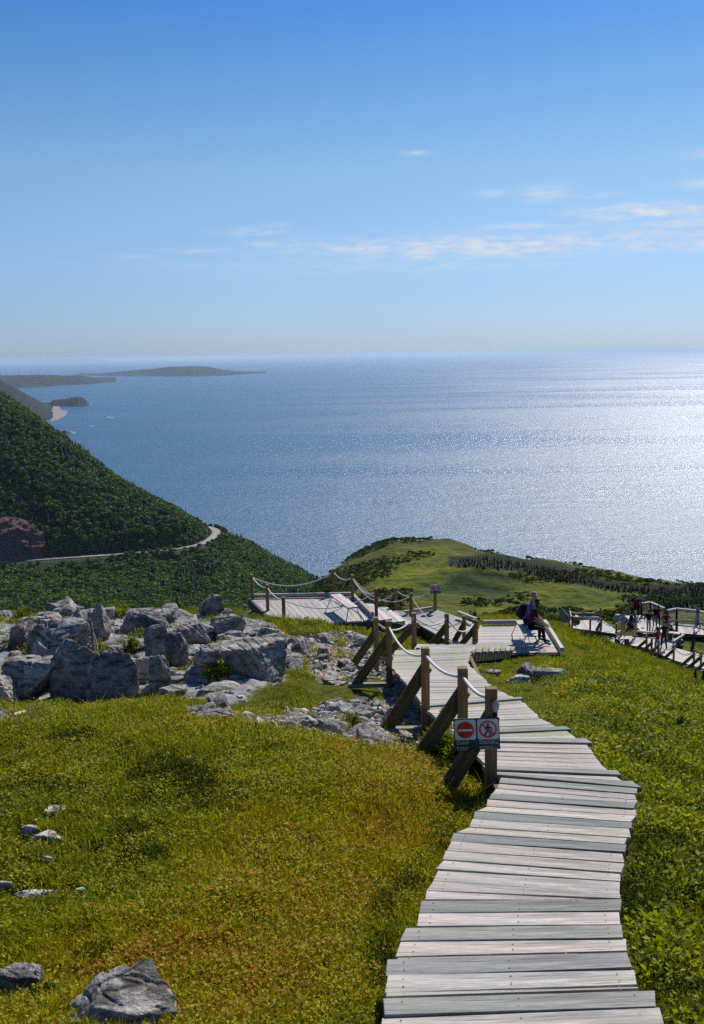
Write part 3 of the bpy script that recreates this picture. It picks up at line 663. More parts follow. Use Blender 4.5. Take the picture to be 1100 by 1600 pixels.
# ------------------------------------------------------------------ scatter (ground cover that nobody could count)
def unlinked(name, V, Fc, mat, sm=False):
    o = mesh_np(name, V, Fc, mat, sm); COL.objects.unlink(o); return o
def scatter(name, pts, rot, scl, tint, sources, kind='stuff'):
    me = bpy.data.meshes.new(name); me.vertices.add(len(pts)); me.vertices.foreach_set('co', np.asarray(pts, np.float32).ravel())
    a = me.attributes.new('rot', 'FLOAT_VECTOR', 'POINT'); a.data.foreach_set('vector', np.asarray(rot, np.float32).ravel())
    a = me.attributes.new('scl', 'FLOAT', 'POINT'); a.data.foreach_set('value', np.asarray(scl, np.float32))
    a = me.attributes.new('tint', 'FLOAT', 'POINT'); a.data.foreach_set('value', np.asarray(tint, np.float32))
    o = link(bpy.data.objects.new(name, me)); tag(o, kind=kind)
    ng = bpy.data.node_groups.new(name + '_nodes', 'GeometryNodeTree')
    ng.interface.new_socket('Geometry', in_out='INPUT', socket_type='NodeSocketGeometry'); ng.interface.new_socket('Geometry', in_out='OUTPUT', socket_type='NodeSocketGeometry')
    gi = ng.nodes.new('NodeGroupInput'); go = ng.nodes.new('NodeGroupOutput'); L = ng.links
    mp = ng.nodes.new('GeometryNodeMeshToPoints'); L.new(gi.outputs[0], mp.inputs[0])
    j = ng.nodes.new('GeometryNodeJoinGeometry')
    for s_ in sources[::-1]:
        oi = ng.nodes.new('GeometryNodeObjectInfo'); oi.inputs['Object'].default_value = s_; g2 = ng.nodes.new('GeometryNodeGeometryToInstance')
        L.new(oi.outputs['Geometry'], g2.inputs[0]); L.new(g2.outputs[0], j.inputs[0])
    ip = ng.nodes.new('GeometryNodeInstanceOnPoints'); L.new(mp.outputs[0], ip.inputs['Points']); L.new(j.outputs[0], ip.inputs['Instance'])
    ip.inputs['Pick Instance'].default_value = True
    rv = ng.nodes.new('FunctionNodeRandomValue'); rv.data_type = 'INT'; rv.inputs[4].default_value = 0; rv.inputs[5].default_value = len(sources) - 1
    L.new(rv.outputs[2], ip.inputs['Instance Index'])
    na = ng.nodes.new('GeometryNodeInputNamedAttribute'); na.data_type = 'FLOAT_VECTOR'; na.inputs[0].default_value = 'rot'
    er = ng.nodes.new('FunctionNodeEulerToRotation'); L.new(na.outputs[0], er.inputs[0]); L.new(er.outputs[0], ip.inputs['Rotation'])
    ns = ng.nodes.new('GeometryNodeInputNamedAttribute'); ns.data_type = 'FLOAT'; ns.inputs[0].default_value = 'scl'; L.new(ns.outputs[0], ip.inputs['Scale'])
    L.new(ip.outputs[0], go.inputs[0])
    md = o.modifiers.new('scatter', 'NODES'); md.node_group = ng; return o

def quads_leaf(c, d, n_, L, w):          # leaf rhombus centred chain: returns 4 verts
    s_ = np.cross(d, n_); s_ /= np.linalg.norm(s_) + 1e-9
    return [c, c + d * L * .5 + s_ * w / 2, c + d * L, c + d * L * .5 - s_ * w / 2]
def leafy_mesh(seed, n=46, rad=.075, h=.075, leaf=.024, up=.6):
    r = np.random.default_rng(seed); V = []
    for i in range(n):
        a = r.uniform(0, 6.28); q = rad * math.sqrt(r.uniform()); z = h * (1 - (q / rad) ** 2 * .6) * r.uniform(.25, 1)
        c = np.array([q * math.cos(a), q * math.sin(a), z]); b = a + r.normal() * .9
        d = np.array([math.cos(b), math.sin(b), r.uniform(-.2, 1.0) * up * 1.6]); d /= np.linalg.norm(d)
        nn = np.array([r.normal() * .6, r.normal() * .6, 1]); nn /= np.linalg.norm(nn)
        V += quads_leaf(c, d, nn, leaf * r.uniform(.7, 1.3), leaf * .6)
    V = np.array(V); return V, np.arange(len(V)).reshape(-1, 4)
def grass_mesh(seed, n=26, rad=.05, h=.13, w=.004, lean=.5):
    r = np.random.default_rng(seed); V = []; Fc = []
    for i in range(n):
        a = r.uniform(0, 6.28); q = rad * math.sqrt(r.uniform()); hh = h * r.uniform(.5, 1.15); b = r.uniform(0, 6.28); l = r.uniform(.15, 1) * lean * hh
        base = np.array([q * math.cos(a), q * math.sin(a), -.01]); d = np.array([math.cos(b), math.sin(b), 0]); s_ = np.array([-d[1], d[0], 0]) * w
        mid = base + d * l * .35 + np.array([0, 0, hh * .6]); tip = base + d * l + np.array([0, 0, hh]); k = len(V)
        V += [base - s_, base + s_, mid + s_ * .8, mid - s_ * .8, tip + s_ * .12, tip - s_ * .12]; Fc += [(k, k + 1, k + 2, k + 3), (k + 3, k + 2, k + 4, k + 5)]
    return np.array(V), np.array(Fc)
# colour stops: shade-loving green, fresh green, yellow green, straw, russet
GREEN = [(0, (.022, .040, .004)), (.22, (.09, .12, .004)), (.45, (.235, .235, .004)), (.68, (.34, .29, .008)), (.88, (.35, .22, .015)), (1, (.30, .12, .02))]
FRESH = [(0, (.018, .032, .003)), (.3, (.09, .12, .004)), (.6, (.27, .28, .004)), (.85, (.42, .38, .008)), (1, (.45, .34, .02))]
MLEAF = foliage('heath_leaves', GREEN, .3); MGRASS = foliage('grass_blades', GREEN, .35, spec=.15); MFRESH = foliage('berry_shrub_leaves', FRESH, .32, spec=.35)
heath = [unlinked('heath_tuft', *leafy_mesh(i, 84, .085, .075, .0165), MLEAF) for i in range(4)]
berry = [unlinked('berry_shrub_tuft', *leafy_mesh(20 + i, 84, .11, .12, .026, .8), MFRESH) for i in range(4)]
grass = [unlinked('grass_tuft', *grass_mesh(40 + i, 34, .07, .12, .0035, .9), MGRASS) for i in range(4)]

def sample(U0, U1, Y0, Y1, rho, n_exp, ref, seed):
    r = np.random.default_rng(seed); Ys = np.linspace(Y0, Y1, 400); dens = rho * (ref / Ys) ** n_exp * (U1 - U0) * Ys
    cum = np.concatenate([[0], np.cumsum((dens[1:] + dens[:-1]) / 2 * np.diff(Ys))]); n = int(cum[-1])
    Y = np.interp(r.uniform(0, cum[-1], n), cum, Ys); U = r.uniform(U0, U1, n); return U * Y, Y, r
def inpads(x, y, marg=0.0):
    k = np.zeros(x.shape, bool)
    for poly, zf, off, fade in PADS: k |= sdpoly(x, y, poly) < marg
    return k
def pathside(x, y):                      # signed distance right of the walkway centre
    c = np.interp(y, [p.y for p in pathL], [(a.x + b.x) / 2 for a, b in zip(pathL, pathR)]); return x - c
def cover(name, U0, U1, Y0, Y1, rho, ex, src, seed, sel, tintf, s0, sx=.6, ref=6):
    x, y, r = sample(U0, U1, Y0, Y1, rho, ex, ref, seed); k = ~inpads(x, y, .02); x, y = x[k], y[k]
    z = ground_z(x, y); rk_, rb_ = masks(x, y, z); w = sel(x, y, rk_, rb_)
    for (qx, qy, qa, qb) in ROCKS: w = w * ~(((x - qx) / qa) ** 2 + ((y - qy) / (qb - .1)) ** 2 < .7)
    w = w * np.where(((y > 15) & inpads(x, y, .2)) | (sdpoly(x, y, xy(LP)) < .85), 0, 1)
    k = r.uniform(size=x.shape) < w
    x, y, z = x[k], y[k], z[k]; n = len(x)
    rot = np.stack([r.normal(0, .18, n), r.normal(0, .18, n), r.uniform(0, 6.28, n)], 1)
    near = np.where(inpads(x, y, .15), .6, 1) * np.where((y > 13) & inpads(x, y, 1.4), .55, 1) * np.where(moss(x, y) > .5, .5, 1)
    s = s0 * (np.maximum(y, 4) / ref) ** sx * np.clip(r.lognormal(-.08, .34, n), .5, 1.7) * near
    t = tintf(x, y) + r.normal(0, .06, n)
    print(name, n); return scatter(name, np.stack([x, y, z + CZ - .012], 1), rot, s, np.clip(t, 0, 1), src)
def patch(x, y, s, seed=0.): return .5 + .8 * fbm(x * s + seed, y * s - seed, o=3)
moss = lambda x, y: smooth(12, -12, sdpoly(*project(x, y, ground_z(x, y) + CZ), ZMOSS))
def t_left(x, y):
    side = pathside(x, y); near = smooth(-3.4, -1.0, side) * smooth(-.3, -1.2, side) * smooth(14, 9, y)
    rust = smooth(.45, .95, patch(x, y, .9, 4)) ; brow = smooth(8.6, 10.6, y) * smooth(15, 11, y)
    t = .40 + .20 * (patch(x, y, .6, 1) - .5) + .44 * near * (.35 + .65 * patch(x, y, 1.6, 7)) + .20 * rust + .15 * brow * patch(x, y, .8, 2)
    return np.where(side < 0, t, .44 + .35 * (patch(x, y, .5, 3) - .5)) - .1 * (moss(x, y) > .5)
# ------------------------------------------------------------------ rocks
MROCK = m_rock(); MROCK2 = m_rock('pale_rock', (.56, .53, .48), 1.6)
_ico = {}
def ico(k):
    if k not in _ico:
        bm = bmesh.new(); bmesh.ops.create_icosphere(bm, subdivisions=k, radius=1); _ico[k] = (np.array([v.co[:] for v in bm.verts]), np.array([[v.index for v in f.verts] for f in bm.faces])); bm.free()
    return _ico[k]
def rock_shape(seed, sub=4, planes=15, lo=.5, sharp=50, rough=.05, flat=1.0):
    r = np.random.default_rng(seed); D, Fc = ico(sub)
    n_ = r.normal(size=(planes, 3)); n_[:, 2] *= flat; n_ /= np.linalg.norm(n_, axis=1)[:, None]; n_ = np.vstack([n_, [[0, 0, 1], [0, 0, -1]]])
    d = r.uniform(lo, .95, planes + 2)
    q = np.maximum(D @ n_.T, 1e-3) / d; rad = 1 / (np.sum(q ** sharp, 1) ** (1 / sharp)); rad = np.minimum(rad, 1.5)
    V = D * rad[:, None]; s = r.uniform(0, 50)
    V = V * (1 + rough * 1.6 * fbm(V[:, 0] * 1.6 + s, V[:, 1] * 1.6, V[:, 2] * 1.6, o=5, g=.55) - rough * 1.2 * np.maximum(0, .12 - np.abs(perlin(V[:, 0] * 2 + s, V[:, 1] * 2, V[:, 2] * 3.4))) / .12)[:, None]
    if sub > 3:     # secondary fracture faces
        q2 = V * 2.3 + s; h_ = fbm(q2[:, 0], q2[:, 1], q2[:, 2], o=2); st_ = np.round(h_ * 5) / 5; V = V * (1 + rough * 1.5 * (st_ * .7 + h_ * .3))[:, None]
    if sub > 3:     # bedding ledges
        tn = r.normal(size=3) * .35 + [0, 0, 1]; tn /= np.linalg.norm(tn); w_ = V @ tn * 5.5 + s + .5 * perlin(V[:, 0] * 2 + s, V[:, 1] * 2, V[:, 2] * 2); fr_ = w_ - np.floor(w_)
        V = V * (1 - (.05 if sub > 5 else .08) * np.exp(-((fr_ - .5) / .09) ** 2) * (perlin(np.floor(w_) * 1.7, V[:, 0] * 1.5 + s, V[:, 1] * 1.5) > -.12) + .05 * perlin(np.floor(w_) * 3.3 + s, w_ * 0))[:, None]
    V -= (V.max(0) + V.min(0)) / 2; V /= (V.max(0) - V.min(0)) / 2; return V, Fc
def rock(name, label, u0, u1, vt, vb, Y, seed, sub=4, dep=.9, mat=None, group=None, tilt=0, flat=1.0, sink=.22, rough=.05, planes=15, shear=0, cat='boulder'):
    uc = (u0 + u1) / 2; a, b_ = ray(uc, vb); x = a * Y; wd = (u1 - u0) / F * Y * (1.6 if cat == 'stone' else 1); top = P(uc, vt, Y + .25 * wd).z; bot = P(uc, vb, Y).z
    gz = float(ground_z(np.array([x]), np.array([Y + wd * dep * .3]))[0]) + CZ; bot = min(bot, gz); hh = top - bot; hh = max(hh, .04); hh2 = hh * (1 + sink)
    V, Fc = rock_shape(seed, sub, planes + 3, .5, 50, rough * (.6 if sub > 4 else 1), flat); V = V * [wd / 2, wd * dep / 2, hh2 / 2]
    if shear: V[:, 0] += V[:, 2] * shear
    c, s = math.cos(tilt), math.sin(tilt); V = np.stack([V[:, 0] * c - V[:, 2] * s, V[:, 1], V[:, 0] * s + V[:, 2] * c], 1)
    o = mesh_np(name, V, Fc, mat or MROCK, True); o.location = (x, Y + wd * dep * .45, top - V[:, 2].max())
    try: o.data.set_sharp_from_angle(angle=R(38))
    except Exception: pass
    if cat == 'stone': o.location.z += .07
    tag(o, label, cat, group); mg = .07 if cat == 'stone' else 0; ROCKS.append((x, Y + wd * dep * .45 - mg * .8, wd * .5 + mg, wd * dep * .5 + .12 + mg * 1.6)); return o
G_OUT = 'rocks of the outcrop beside the walkway'
ROCKS = []
B = rock
B('boulder', 'big smooth grey boulder with a dark diagonal crack, tallest of the outcrop', 62, 200, 994, 1118, 15.6, 101, 6, .85, shear=.10, planes=11, rough=.035, group=G_OUT)
B('boulder', 'mottled dark boulder leaning against right side of the cracked grey boulder', 122, 219, 1018, 1118, 15.2, 102, 6, .8, shear=-.12, planes=12, rough=.06, group=G_OUT)
B('boulder', 'large angular boulder with a flat shaded face, above the bright moss slope', 292, 450, 1003, 1088, 16.4, 107, 6, .8, planes=13, rough=.05, group=G_OUT)
B('boulder', 'low dark slab of rock under the large angular boulder', 286, 400, 1056, 1110, 15.9, 104, 5, .7, flat=2, group=G_OUT)
B('boulder', 'broad rounded grey boulder at the far left edge, left of the cracked boulder', -12, 96, 1030, 1104, 15.4, 105, 5, .8, group=G_OUT)
B('boulder', 'long sloping rock ridge behind and above the cracked boulder', 22, 132, 972, 1052, 18.2, 106, 6, .8, planes=18, rough=.07, shear=.3, group=G_OUT)
B('boulder', 'square grey block on the skyline at the far left of the outcrop', 2, 53, 973, 1006, 20.2, 117, 5, .9, group=G_OUT)
B('boulder', 'layered pale slab perched highest on the outcrop skyline', 128, 170, 945, 973, 21.5, 108, 5, .8, flat=2.5, rough=.07, group=G_OUT)
B('boulder', 'small blunt block at the left end of the highest skyline slab', 101, 134, 953, 975, 21.3, 109, 4, .8, flat=2, group=G_OUT)
B('boulder', 'dark rounded rock wedged behind the top of the cracked boulder', 120, 152, 966, 1000, 19.5, 110, 4, .8, group=G_OUT)
B('boulder', 'tall narrow upright block at the right side of the mottled boulder', 208, 240, 1028, 1092, 16.2, 111, 5, .8, group=G_OUT)
B('boulder', 'narrow grey pillar of rock between the two largest boulders', 233, 270, 1026, 1110, 15.8, 112, 5, .8, shear=-.1, group=G_OUT)
B('boulder', 'far left boulder cut by the photograph edge, half in shade', -50, 22, 1060, 1110, 15.0, 113, 5, .8, group=G_OUT)
B('boulder', 'leaning grey slab left of the cracked boulder with a shaded notch', 44, 82, 1002, 1046, 17.0, 114, 5, .7, group=G_OUT)
B('boulder', 'tilted grey block behind the angular boulder, facing the plank platform', 392, 432, 982, 1012, 18.8, 115, 5, .9, group=G_OUT)
B('boulder', 'pale block standing on the skyline left of the plank platform', 306, 348, 931, 952, 26.0, 116, 4, .8, group=G_OUT)
B('boulder', 'broad flat pale rock in the middle of the outcrop top', 262, 330, 972, 1000, 21.0, 118, 5, .8, flat=2.5, group=G_OUT)
B('boulder', 'grey wedge of rock above the narrow pillar', 222, 262, 978, 1008, 19.0, 119, 5, .8, group=G_OUT)
B('boulder', 'dark jointed block left of the pale flat rock on the outcrop top', 250, 292, 990, 1022, 18.3, 120, 5, .8, group=G_OUT)
B('boulder', 'long low slab on the skyline right of the highest perched slab', 182, 262, 952, 972, 22.5, 121, 5, .6, flat=2.5, group=G_OUT)
B('boulder', 'stacked grey slab below the skyline in front of the plank platform', 325, 385, 962, 986, 22.5, 122, 5, .7, flat=2, group=G_OUT)
B('boulder', 'rounded rock at the foot of the narrow pillar, above the grass', 283, 326, 1110, 1134, 13.0, 123, 4, .8, group=G_OUT)
B('boulder', 'low pale rock beside the grass right of the rounded rock', 326, 366, 1112, 1132, 13.3, 124, 4, .8, group=G_OUT)
B('boulder', 'flat topped grey rock at the lower end of the moss slope', 502, 574, 1100, 1130, 13.2, 125, 5, .7, flat=1.6)
B('boulder', 'small pointed rock on top of the flat topped rock by the moss slope', 541, 568, 1094, 1108, 13.6, 126, 4, .8)
B('boulder', 'jagged grey rock on the rubble below the second walkway brace', 596, 632, 1104, 1140, 12.6, 127, 4, .8, rough=.08)
B('boulder', 'pale flat slab in the grass in front of the plank platform', 530, 578, 988, 1003, 24.0, 128, 4, .7, MROCK2, flat=2)
B('boulder', 'mossy round rock between the gravel and the plank platform', 491, 518, 990, 1006, 23.0, 129, 4, .9)
B('boulder', 'rounded lichen rock right of the large angular boulder', 452, 488, 1000, 1028, 20.0, 130, 4, .9)
B('boulder', 'small round grey rock on the gravel beside the outcrop', 493, 515, 1012, 1030, 19.5, 131, 4, .9)
B('boulder', 'large pale boulder in the grass at the bottom of the photograph', 38, 306, 1562, 1760, 4.1, 132, 6, .8, planes=12, rough=.04, sink=.1)
B('boulder', 'grey boulder in the bottom left corner with plants in front', -24, 66, 1520, 1590, 4.7, 133, 5, .8, planes=12)
B('boulder', 'rugged rock cluster peak in the grass right of the upper walkway', 806, 845, 1038, 1068, 19.6, 134, 5, .8, group='rocks in the grass right of the walkway')
B('boulder', 'long dark undercut rock at the right of the grassy rock cluster', 836, 894, 1046, 1080, 19.3, 135, 5, .6, shear=-.3, group='rocks in the grass right of the walkway')
B('boulder', 'low pale rock at the left foot of the grassy rock cluster', 780, 832, 1056, 1072, 19.0, 136, 4, .7, MROCK2, group='rocks in the grass right of the walkway')
B('boulder', 'small rock in front of the grassy rock cluster', 845, 876, 1066, 1079, 18.6, 137, 4, .7, group='rocks in the grass right of the walkway')
B('boulder', 'low rock touching the right edge of the upper walkway', 752, 786, 1048, 1062, 19.8, 138, 4, .7)
B('stone', 'thin pale stone slab curled in the grass at the far left', 30, 81, 1404, 1421, 6.05, 140, 4, .45, MROCK2, flat=3, cat='stone', sink=.5)
B('stone', 'small white stone at the left edge beside the curled pale slab', 1, 18, 1393, 1410, 6.15, 141, 3, .5, MROCK2, cat='stone', sink=.5)
B('stone', 'pinkish grey sliver of stone lying in the grass on the left', 58, 90, 1314, 1336, 6.95, 142, 4, .6, MROCK2, cat='stone', sink=.5)
B('stone', 'tiny pale stone standing against the pinkish sliver', 78, 91, 1311, 1324, 7.05, 143, 3, .6, MROCK2, cat='stone', sink=.5)
B('stone', 'flat brownish stone in the grass above the pinkish sliver', 73, 95, 1274, 1285, 7.5, 144, 3, .7, MROCK2, flat=3, cat='stone', sink=.5)
B('stone', 'small yellowish stone half sunk in grass above the pinkish sliver', 34, 56, 1303, 1312, 7.1, 145, 3, .7, MROCK2, flat=3, cat='stone', sink=.5)
B('stone', 'pale chip of stone between the pinkish sliver and the curled slab', 68, 82, 1353, 1362, 6.55, 146, 3, .7, MROCK2, cat='stone', sink=.5)
B('stone', 'small cream stone in the grass right of the curled slab', 119, 135, 1404, 1414, 6.1, 147, 3, .7, MROCK2, cat='stone', sink=.5)
B('boulder', 'pale rock at the bend of the far boardwalk beside the standing people', 958, 974, 960, 975, 74, 150, 4, .8, MROCK2)
B('boulder', 'white grey rock between the far decks in front of the walkers', 1000, 1010, 980, 993, 70, 151, 4, .8, MROCK2)
B('boulder', 'dark jagged rock beyond the left corner of the far lookout', 876, 896, 951, 964, 92, 152, 5, .8, rough=.12)
# smaller blocks filling the outcrop
def fill(n, poly, Y0, Y1, s0, s1, label, group, seed, mat=None, name='outcrop_rock'):
    r = random.Random(seed); protos = []
    for i in range(7):
        V, Fc = rock_shape(seed * 31 + i, 4, 13, .5, 24, .07, 1.6); o = mesh_np(name, V, Fc, mat or MROCK, True)
        try: o.data.set_sharp_from_angle(angle=R(35))
        except Exception: pass
        protos.append(o)
    k = 0; tries = 0
    while k < n and tries < 20000:
        tries += 1; Y = r.uniform(Y0, Y1); u = r.uniform(min(p[0] for p in poly), max(p[0] for p in poly)); a, b_ = ray(u, 1000)
        x = a * Y; z = float(base_z(np.array([x]), np.array([Y]))[0]); uu, vv = project(np.array([x]), np.array([Y]), np.array([z + CZ]))
        if sdpoly(uu, vv, poly)[0] > -2 or inpads(np.array([x]), np.array([Y]), .25)[0]: continue
        o = protos[k] if k < len(protos) else protos[k % len(protos)].copy()
        if k >= len(protos): COL.objects.link(o)
        s = s0 * (s1 / s0) ** r.random(); o.scale = (s, s * r.uniform(.6, 1), s * r.uniform(.3, .6)); o.rotation_euler = (r.uniform(-.22, .22), r.uniform(-.22, .22), r.uniform(0, 6.28))
        gz = float(ground_z(np.array([x]), np.array([Y]))[0]) + CZ; o.location = (x, Y, gz + o.scale[2] * r.uniform(.15, .5)); tag(o, label, 'rock', group); k += 1
fill(175, ZOUT[2:], 15.6, 27, .12, .52, 'grey angular rock among the jumbled blocks of the outcrop', 'jumbled rocks of the outcrop', 5)
fill(90, ZRUB, 10.4, 24, .08, .26, 'small grey rock on the rubble between the moss slope and the walkway', 'rocks on the rubble slope', 6, None, 'rubble_rock')
# loose stones
x, y, r = sample(-.5, .2, 10, 28, 95, .8, 10, 9); k = ~inpads(x, y, .05); x, y = x[k], y[k]; z = ground_z(x, y); a_, b_ = masks(x, y, z); k = r.uniform(size=x.shape) < np.maximum(b_, a_ * .45); x, y, z = x[k], y[k], z[k]; n = len(x)
pebs = [unlinked('loose_stone', (lambda q: (q[0] * [1, .8, .5], q[1]))(rock_shape(300 + i, 2, 9, .5, 20, .05)), MROCK2 if i % 2 else MROCK) if 0 else unlinked('loose_stone', rock_shape(300 + i, 2, 9, .5, 20, .05)[0] * [1, .8, .5], rock_shape(300 + i, 2, 9, .5, 20, .05)[1], MROCK2 if i % 2 else MROCK) for i in range(5)]
scatter('loose_stones', np.stack([x, y, z + CZ + .01], 1), r.uniform(0, 6.28, (n, 3)) * [.1, .1, 1], .02 + .09 * r.uniform(size=n) ** 3, r.uniform(0, 1, n), pebs)

dens = lambda rk_, rb_: ((1 - rk_) ** 2 + .05 * rk_) * (1 - .96 * rb_)
left = lambda x, y: smooth(.3, -.3, pathside(x, y)) * (y < 22)
cover('heath_ground_cover', -.52, .60, 3.0, 26, 900, 1.0, heath, 1, lambda x, y, a, b: dens(a, b) * (.25 + .75 * smooth(.3, .6, patch(x, y, .9, 11))) * (left(x, y) * .8 + .2), t_left, 1.0, .28)
cover('grass_ground_cover', -.52, .60, 3.0, 26, 900, 1.0, grass, 2, lambda x, y, a, b: dens(a, b) * (.35 + .65 * smooth(.65, .35, patch(x, y, .9, 11))) * (left(x, y) * .75 + .25), t_left, .62, .3)
cover('berry_shrub_cover', -.05, .62, 3.0, 34, 560, .8, berry, 3, lambda x, y, a, b: dens(a, b) * (1 - left(x, y)) * smooth(.36, .66, patch(x, y, 1.5, 5)) * np.where(y > 12, .8, 1), lambda x, y: .52 + .6 * (patch(x, y, .8, 8) - .5), 1.0, .12)
cover('hillside_grass_cover', -.5, .62, 20, 60, 70, 1.3, grass, 4, lambda x, y, a, b: dens(a, b), lambda x, y: .50 + .4 * (patch(x, y, .16, 8) - .5), 1.15, .5, 20)
cover('hillside_shrub_cover', -.5, .62, 24, 112, 110, 1.2, berry, 5, lambda x, y, a, b: dens(a, b) * smooth(.25, .5, patch(x, y, .22, 9)), lambda x, y: .42 + .7 * (patch(x, y, .2, 3) - .5), .85, .35, 20)
stems = [unlinked('dry_grass_tuft', *grass_mesh(140 + i, 6, .05, .15, .0018, 1.1), MGRASS) for i in range(3)]
cover('dry_grass_stems', -.5, .5, 3.0, 16, 70, 1.2, stems, 8, lambda x, y, a, b: dens(a, b) * smooth(.45, .7, patch(x, y, .7, 21)), lambda x, y: .66 + .25 * (patch(x, y, .5, 3) - .5), 1.0, .3)
# dark woody patches in the near heath
DARKS = [(110, 1165, 30, 12), (260, 1215, 55, 22), (300, 1225, 40, 20), (318, 1240, 25, 18), (130, 1165, 20, 10), (55, 1228, 22, 9), (232, 1255, 14, 12), (1090, 1290, 35, 28), (1040, 1350, 45, 35), (1080, 1380, 50, 30), (1020, 1470, 30, 35), (1060, 1560, 40, 35), (985, 1430, 12, 40),
         (600, 1440, 16, 34), (690, 1330, 16, 28), (640, 1400, 12, 25), (598, 1520, 10, 40), (735, 1265, 14, 22), (980, 1340, 10, 60), (1180, 1420, 60, 40), (210, 1305, 26, 8), (235, 1345, 40, 10), (330, 1270, 60, 8), (90, 1245, 40, 6), (420, 1180, 18, 8), (150, 1500, 14, 12), (170, 1545, 22, 10)]
MDARK = foliage('crowberry_leaves', [(0, (.014, .020, .004)), (.5, (.04, .052, .006)), (1, (.09, .10, .010))], .2, spec=.06)
crow = [unlinked('crowberry_tuft', *leafy_mesh(60 + i, 90, .10, .11, .014, 1.0), MDARK) for i in range(3)]
X, Y_, T_ = [], [], []
for (u, v, a, b) in DARKS:
    k = max(20, int(a * b * .10))
    for i in range(k):
        uu, vv = u + RNG.normal() * a * .55, v + RNG.normal() * b * .55
        lo, hi = 3.0, 13.0; ra, rb_ = ray(uu, vv)
        for _ in range(16):
            mid = (lo + hi) / 2; zz = -mid * _tn(np.array([ra * 1.6]), np.array([math.log(mid)]))[0]
            if rb_ * mid > zz: lo = mid
            else: hi = mid
        X.append(ra * lo); Y_.append(lo)
X, Y_ = np.array(X), np.array(Y_); k = ~inpads(X, Y_, .03); X, Y_ = X[k], Y_[k]; n = len(X)
scatter('crowberry_cover', np.stack([X, Y_, ground_z(X, Y_) + CZ - .01], 1), np.stack([RNG.normal(0, .2, n), RNG.normal(0, .2, n), RNG.uniform(0, 6, n)], 1), RNG.uniform(.6, 1.4, n) * (Y_ / 7) ** .5, RNG.uniform(0, 1, n), crow)

# ------------------------------------------------------------------ timber
MWOOD = m_wood()
rnd = random.Random(21)
def tone(kind='l', j=.06):
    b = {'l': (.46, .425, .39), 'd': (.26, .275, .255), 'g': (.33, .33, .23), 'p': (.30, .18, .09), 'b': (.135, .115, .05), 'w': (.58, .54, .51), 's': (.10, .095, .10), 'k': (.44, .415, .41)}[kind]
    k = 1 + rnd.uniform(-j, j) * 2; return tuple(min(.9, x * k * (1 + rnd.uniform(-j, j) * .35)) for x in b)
def rot_rows(rows, step):                # subdivide rows of (L,R) by world distance
    out = []
    for (a, b), (c, d) in zip(rows[:-1], rows[1:]):
        n = max(1, round(((a + b) / 2 - (c + d) / 2).length / step))
        for k in range(n): out.append(((a.lerp(c, k / n), b.lerp(d, k / n)), (a.lerp(c, (k + 1) / n), b.lerp(d, (k + 1) / n))))
    return out

# -- the walkway in the foreground
wk = empty('boardwalk', (1.2, 8, CZ - 3.6), 'long weathered plank walkway descending from the foreground between heath and rubble', 'boardwalk')
mb = MB()
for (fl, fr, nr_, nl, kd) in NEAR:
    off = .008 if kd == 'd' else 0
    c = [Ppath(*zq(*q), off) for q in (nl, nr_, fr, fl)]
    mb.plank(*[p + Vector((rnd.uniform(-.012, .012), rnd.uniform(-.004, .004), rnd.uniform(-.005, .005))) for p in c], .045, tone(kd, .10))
p = pathL[1]; q = pathR[1]                # planks nearer than the frame
for i in range(12):
    y0 = p.y - .2 * (i + 1); a = Vector((p.x - .03 * i, y0, CZ + float(pathz(y0)))); b = Vector((q.x - .02 * i, y0, CZ + float(pathz(y0)))); y1 = y0 + .188
    mb.plank(a, b, Vector((b.x, y1, CZ + float(pathz(y1)))), Vector((a.x, y1, CZ + float(pathz(y1)))), .045, tone('d' if i % 2 else 'l'))
lr = [(Ppath(r[0], r[1]), Ppath(r[2], r[3])) for r in ROWS]
stair_tone = {0: 'd', 1: 'd'}
idx = 0
for si in range(len(lr) - 1):
    seg = rot_rows([lr[si], lr[si + 1]], .176)
    for k, ((a, b), (c, d)) in enumerate(seg):
        f = .045; a2, b2, c2, d2 = a.lerp(c, f), b.lerp(d, f), c.lerp(a, f), d.lerp(b, f)
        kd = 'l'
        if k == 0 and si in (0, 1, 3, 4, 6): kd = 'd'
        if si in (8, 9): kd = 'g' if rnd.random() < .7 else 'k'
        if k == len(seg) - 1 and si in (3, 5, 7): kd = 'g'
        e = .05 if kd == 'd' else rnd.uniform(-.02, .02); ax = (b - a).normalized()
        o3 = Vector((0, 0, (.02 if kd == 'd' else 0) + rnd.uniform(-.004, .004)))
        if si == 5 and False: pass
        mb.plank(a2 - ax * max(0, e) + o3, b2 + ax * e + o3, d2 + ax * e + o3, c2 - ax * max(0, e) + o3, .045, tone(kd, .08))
mb.build('deck', MWOOD, wk, bevel=.004)
mbs = MB()
for (fl, fr, nr_, nl, kd) in NEAR:
    cs = [Ppath(*zq(*q), .010 if kd == 'd' else .002) for q in (nl, nr_, fr, fl)]
    for s_ in (.07, .5, .93):
        for t_ in (.26, .74):
            p = cs[0].lerp(cs[1], s_ + rnd.uniform(-.008, .008)).lerp(cs[3].lerp(cs[2], s_), t_ + rnd.uniform(-.05, .05)); mbs.prism([p + Vector((math.cos(q) * .0048, math.sin(q) * .0048, 0)) for q in (0, .8, 1.6, 2.4, 3.1, 3.9, 4.7, 5.5)], (0, 0, .0015), (1, 1, 1))
mbs.build('screw_heads', m_plain('rusty_screws', (.10, .07, .05), .6, .4), wk)
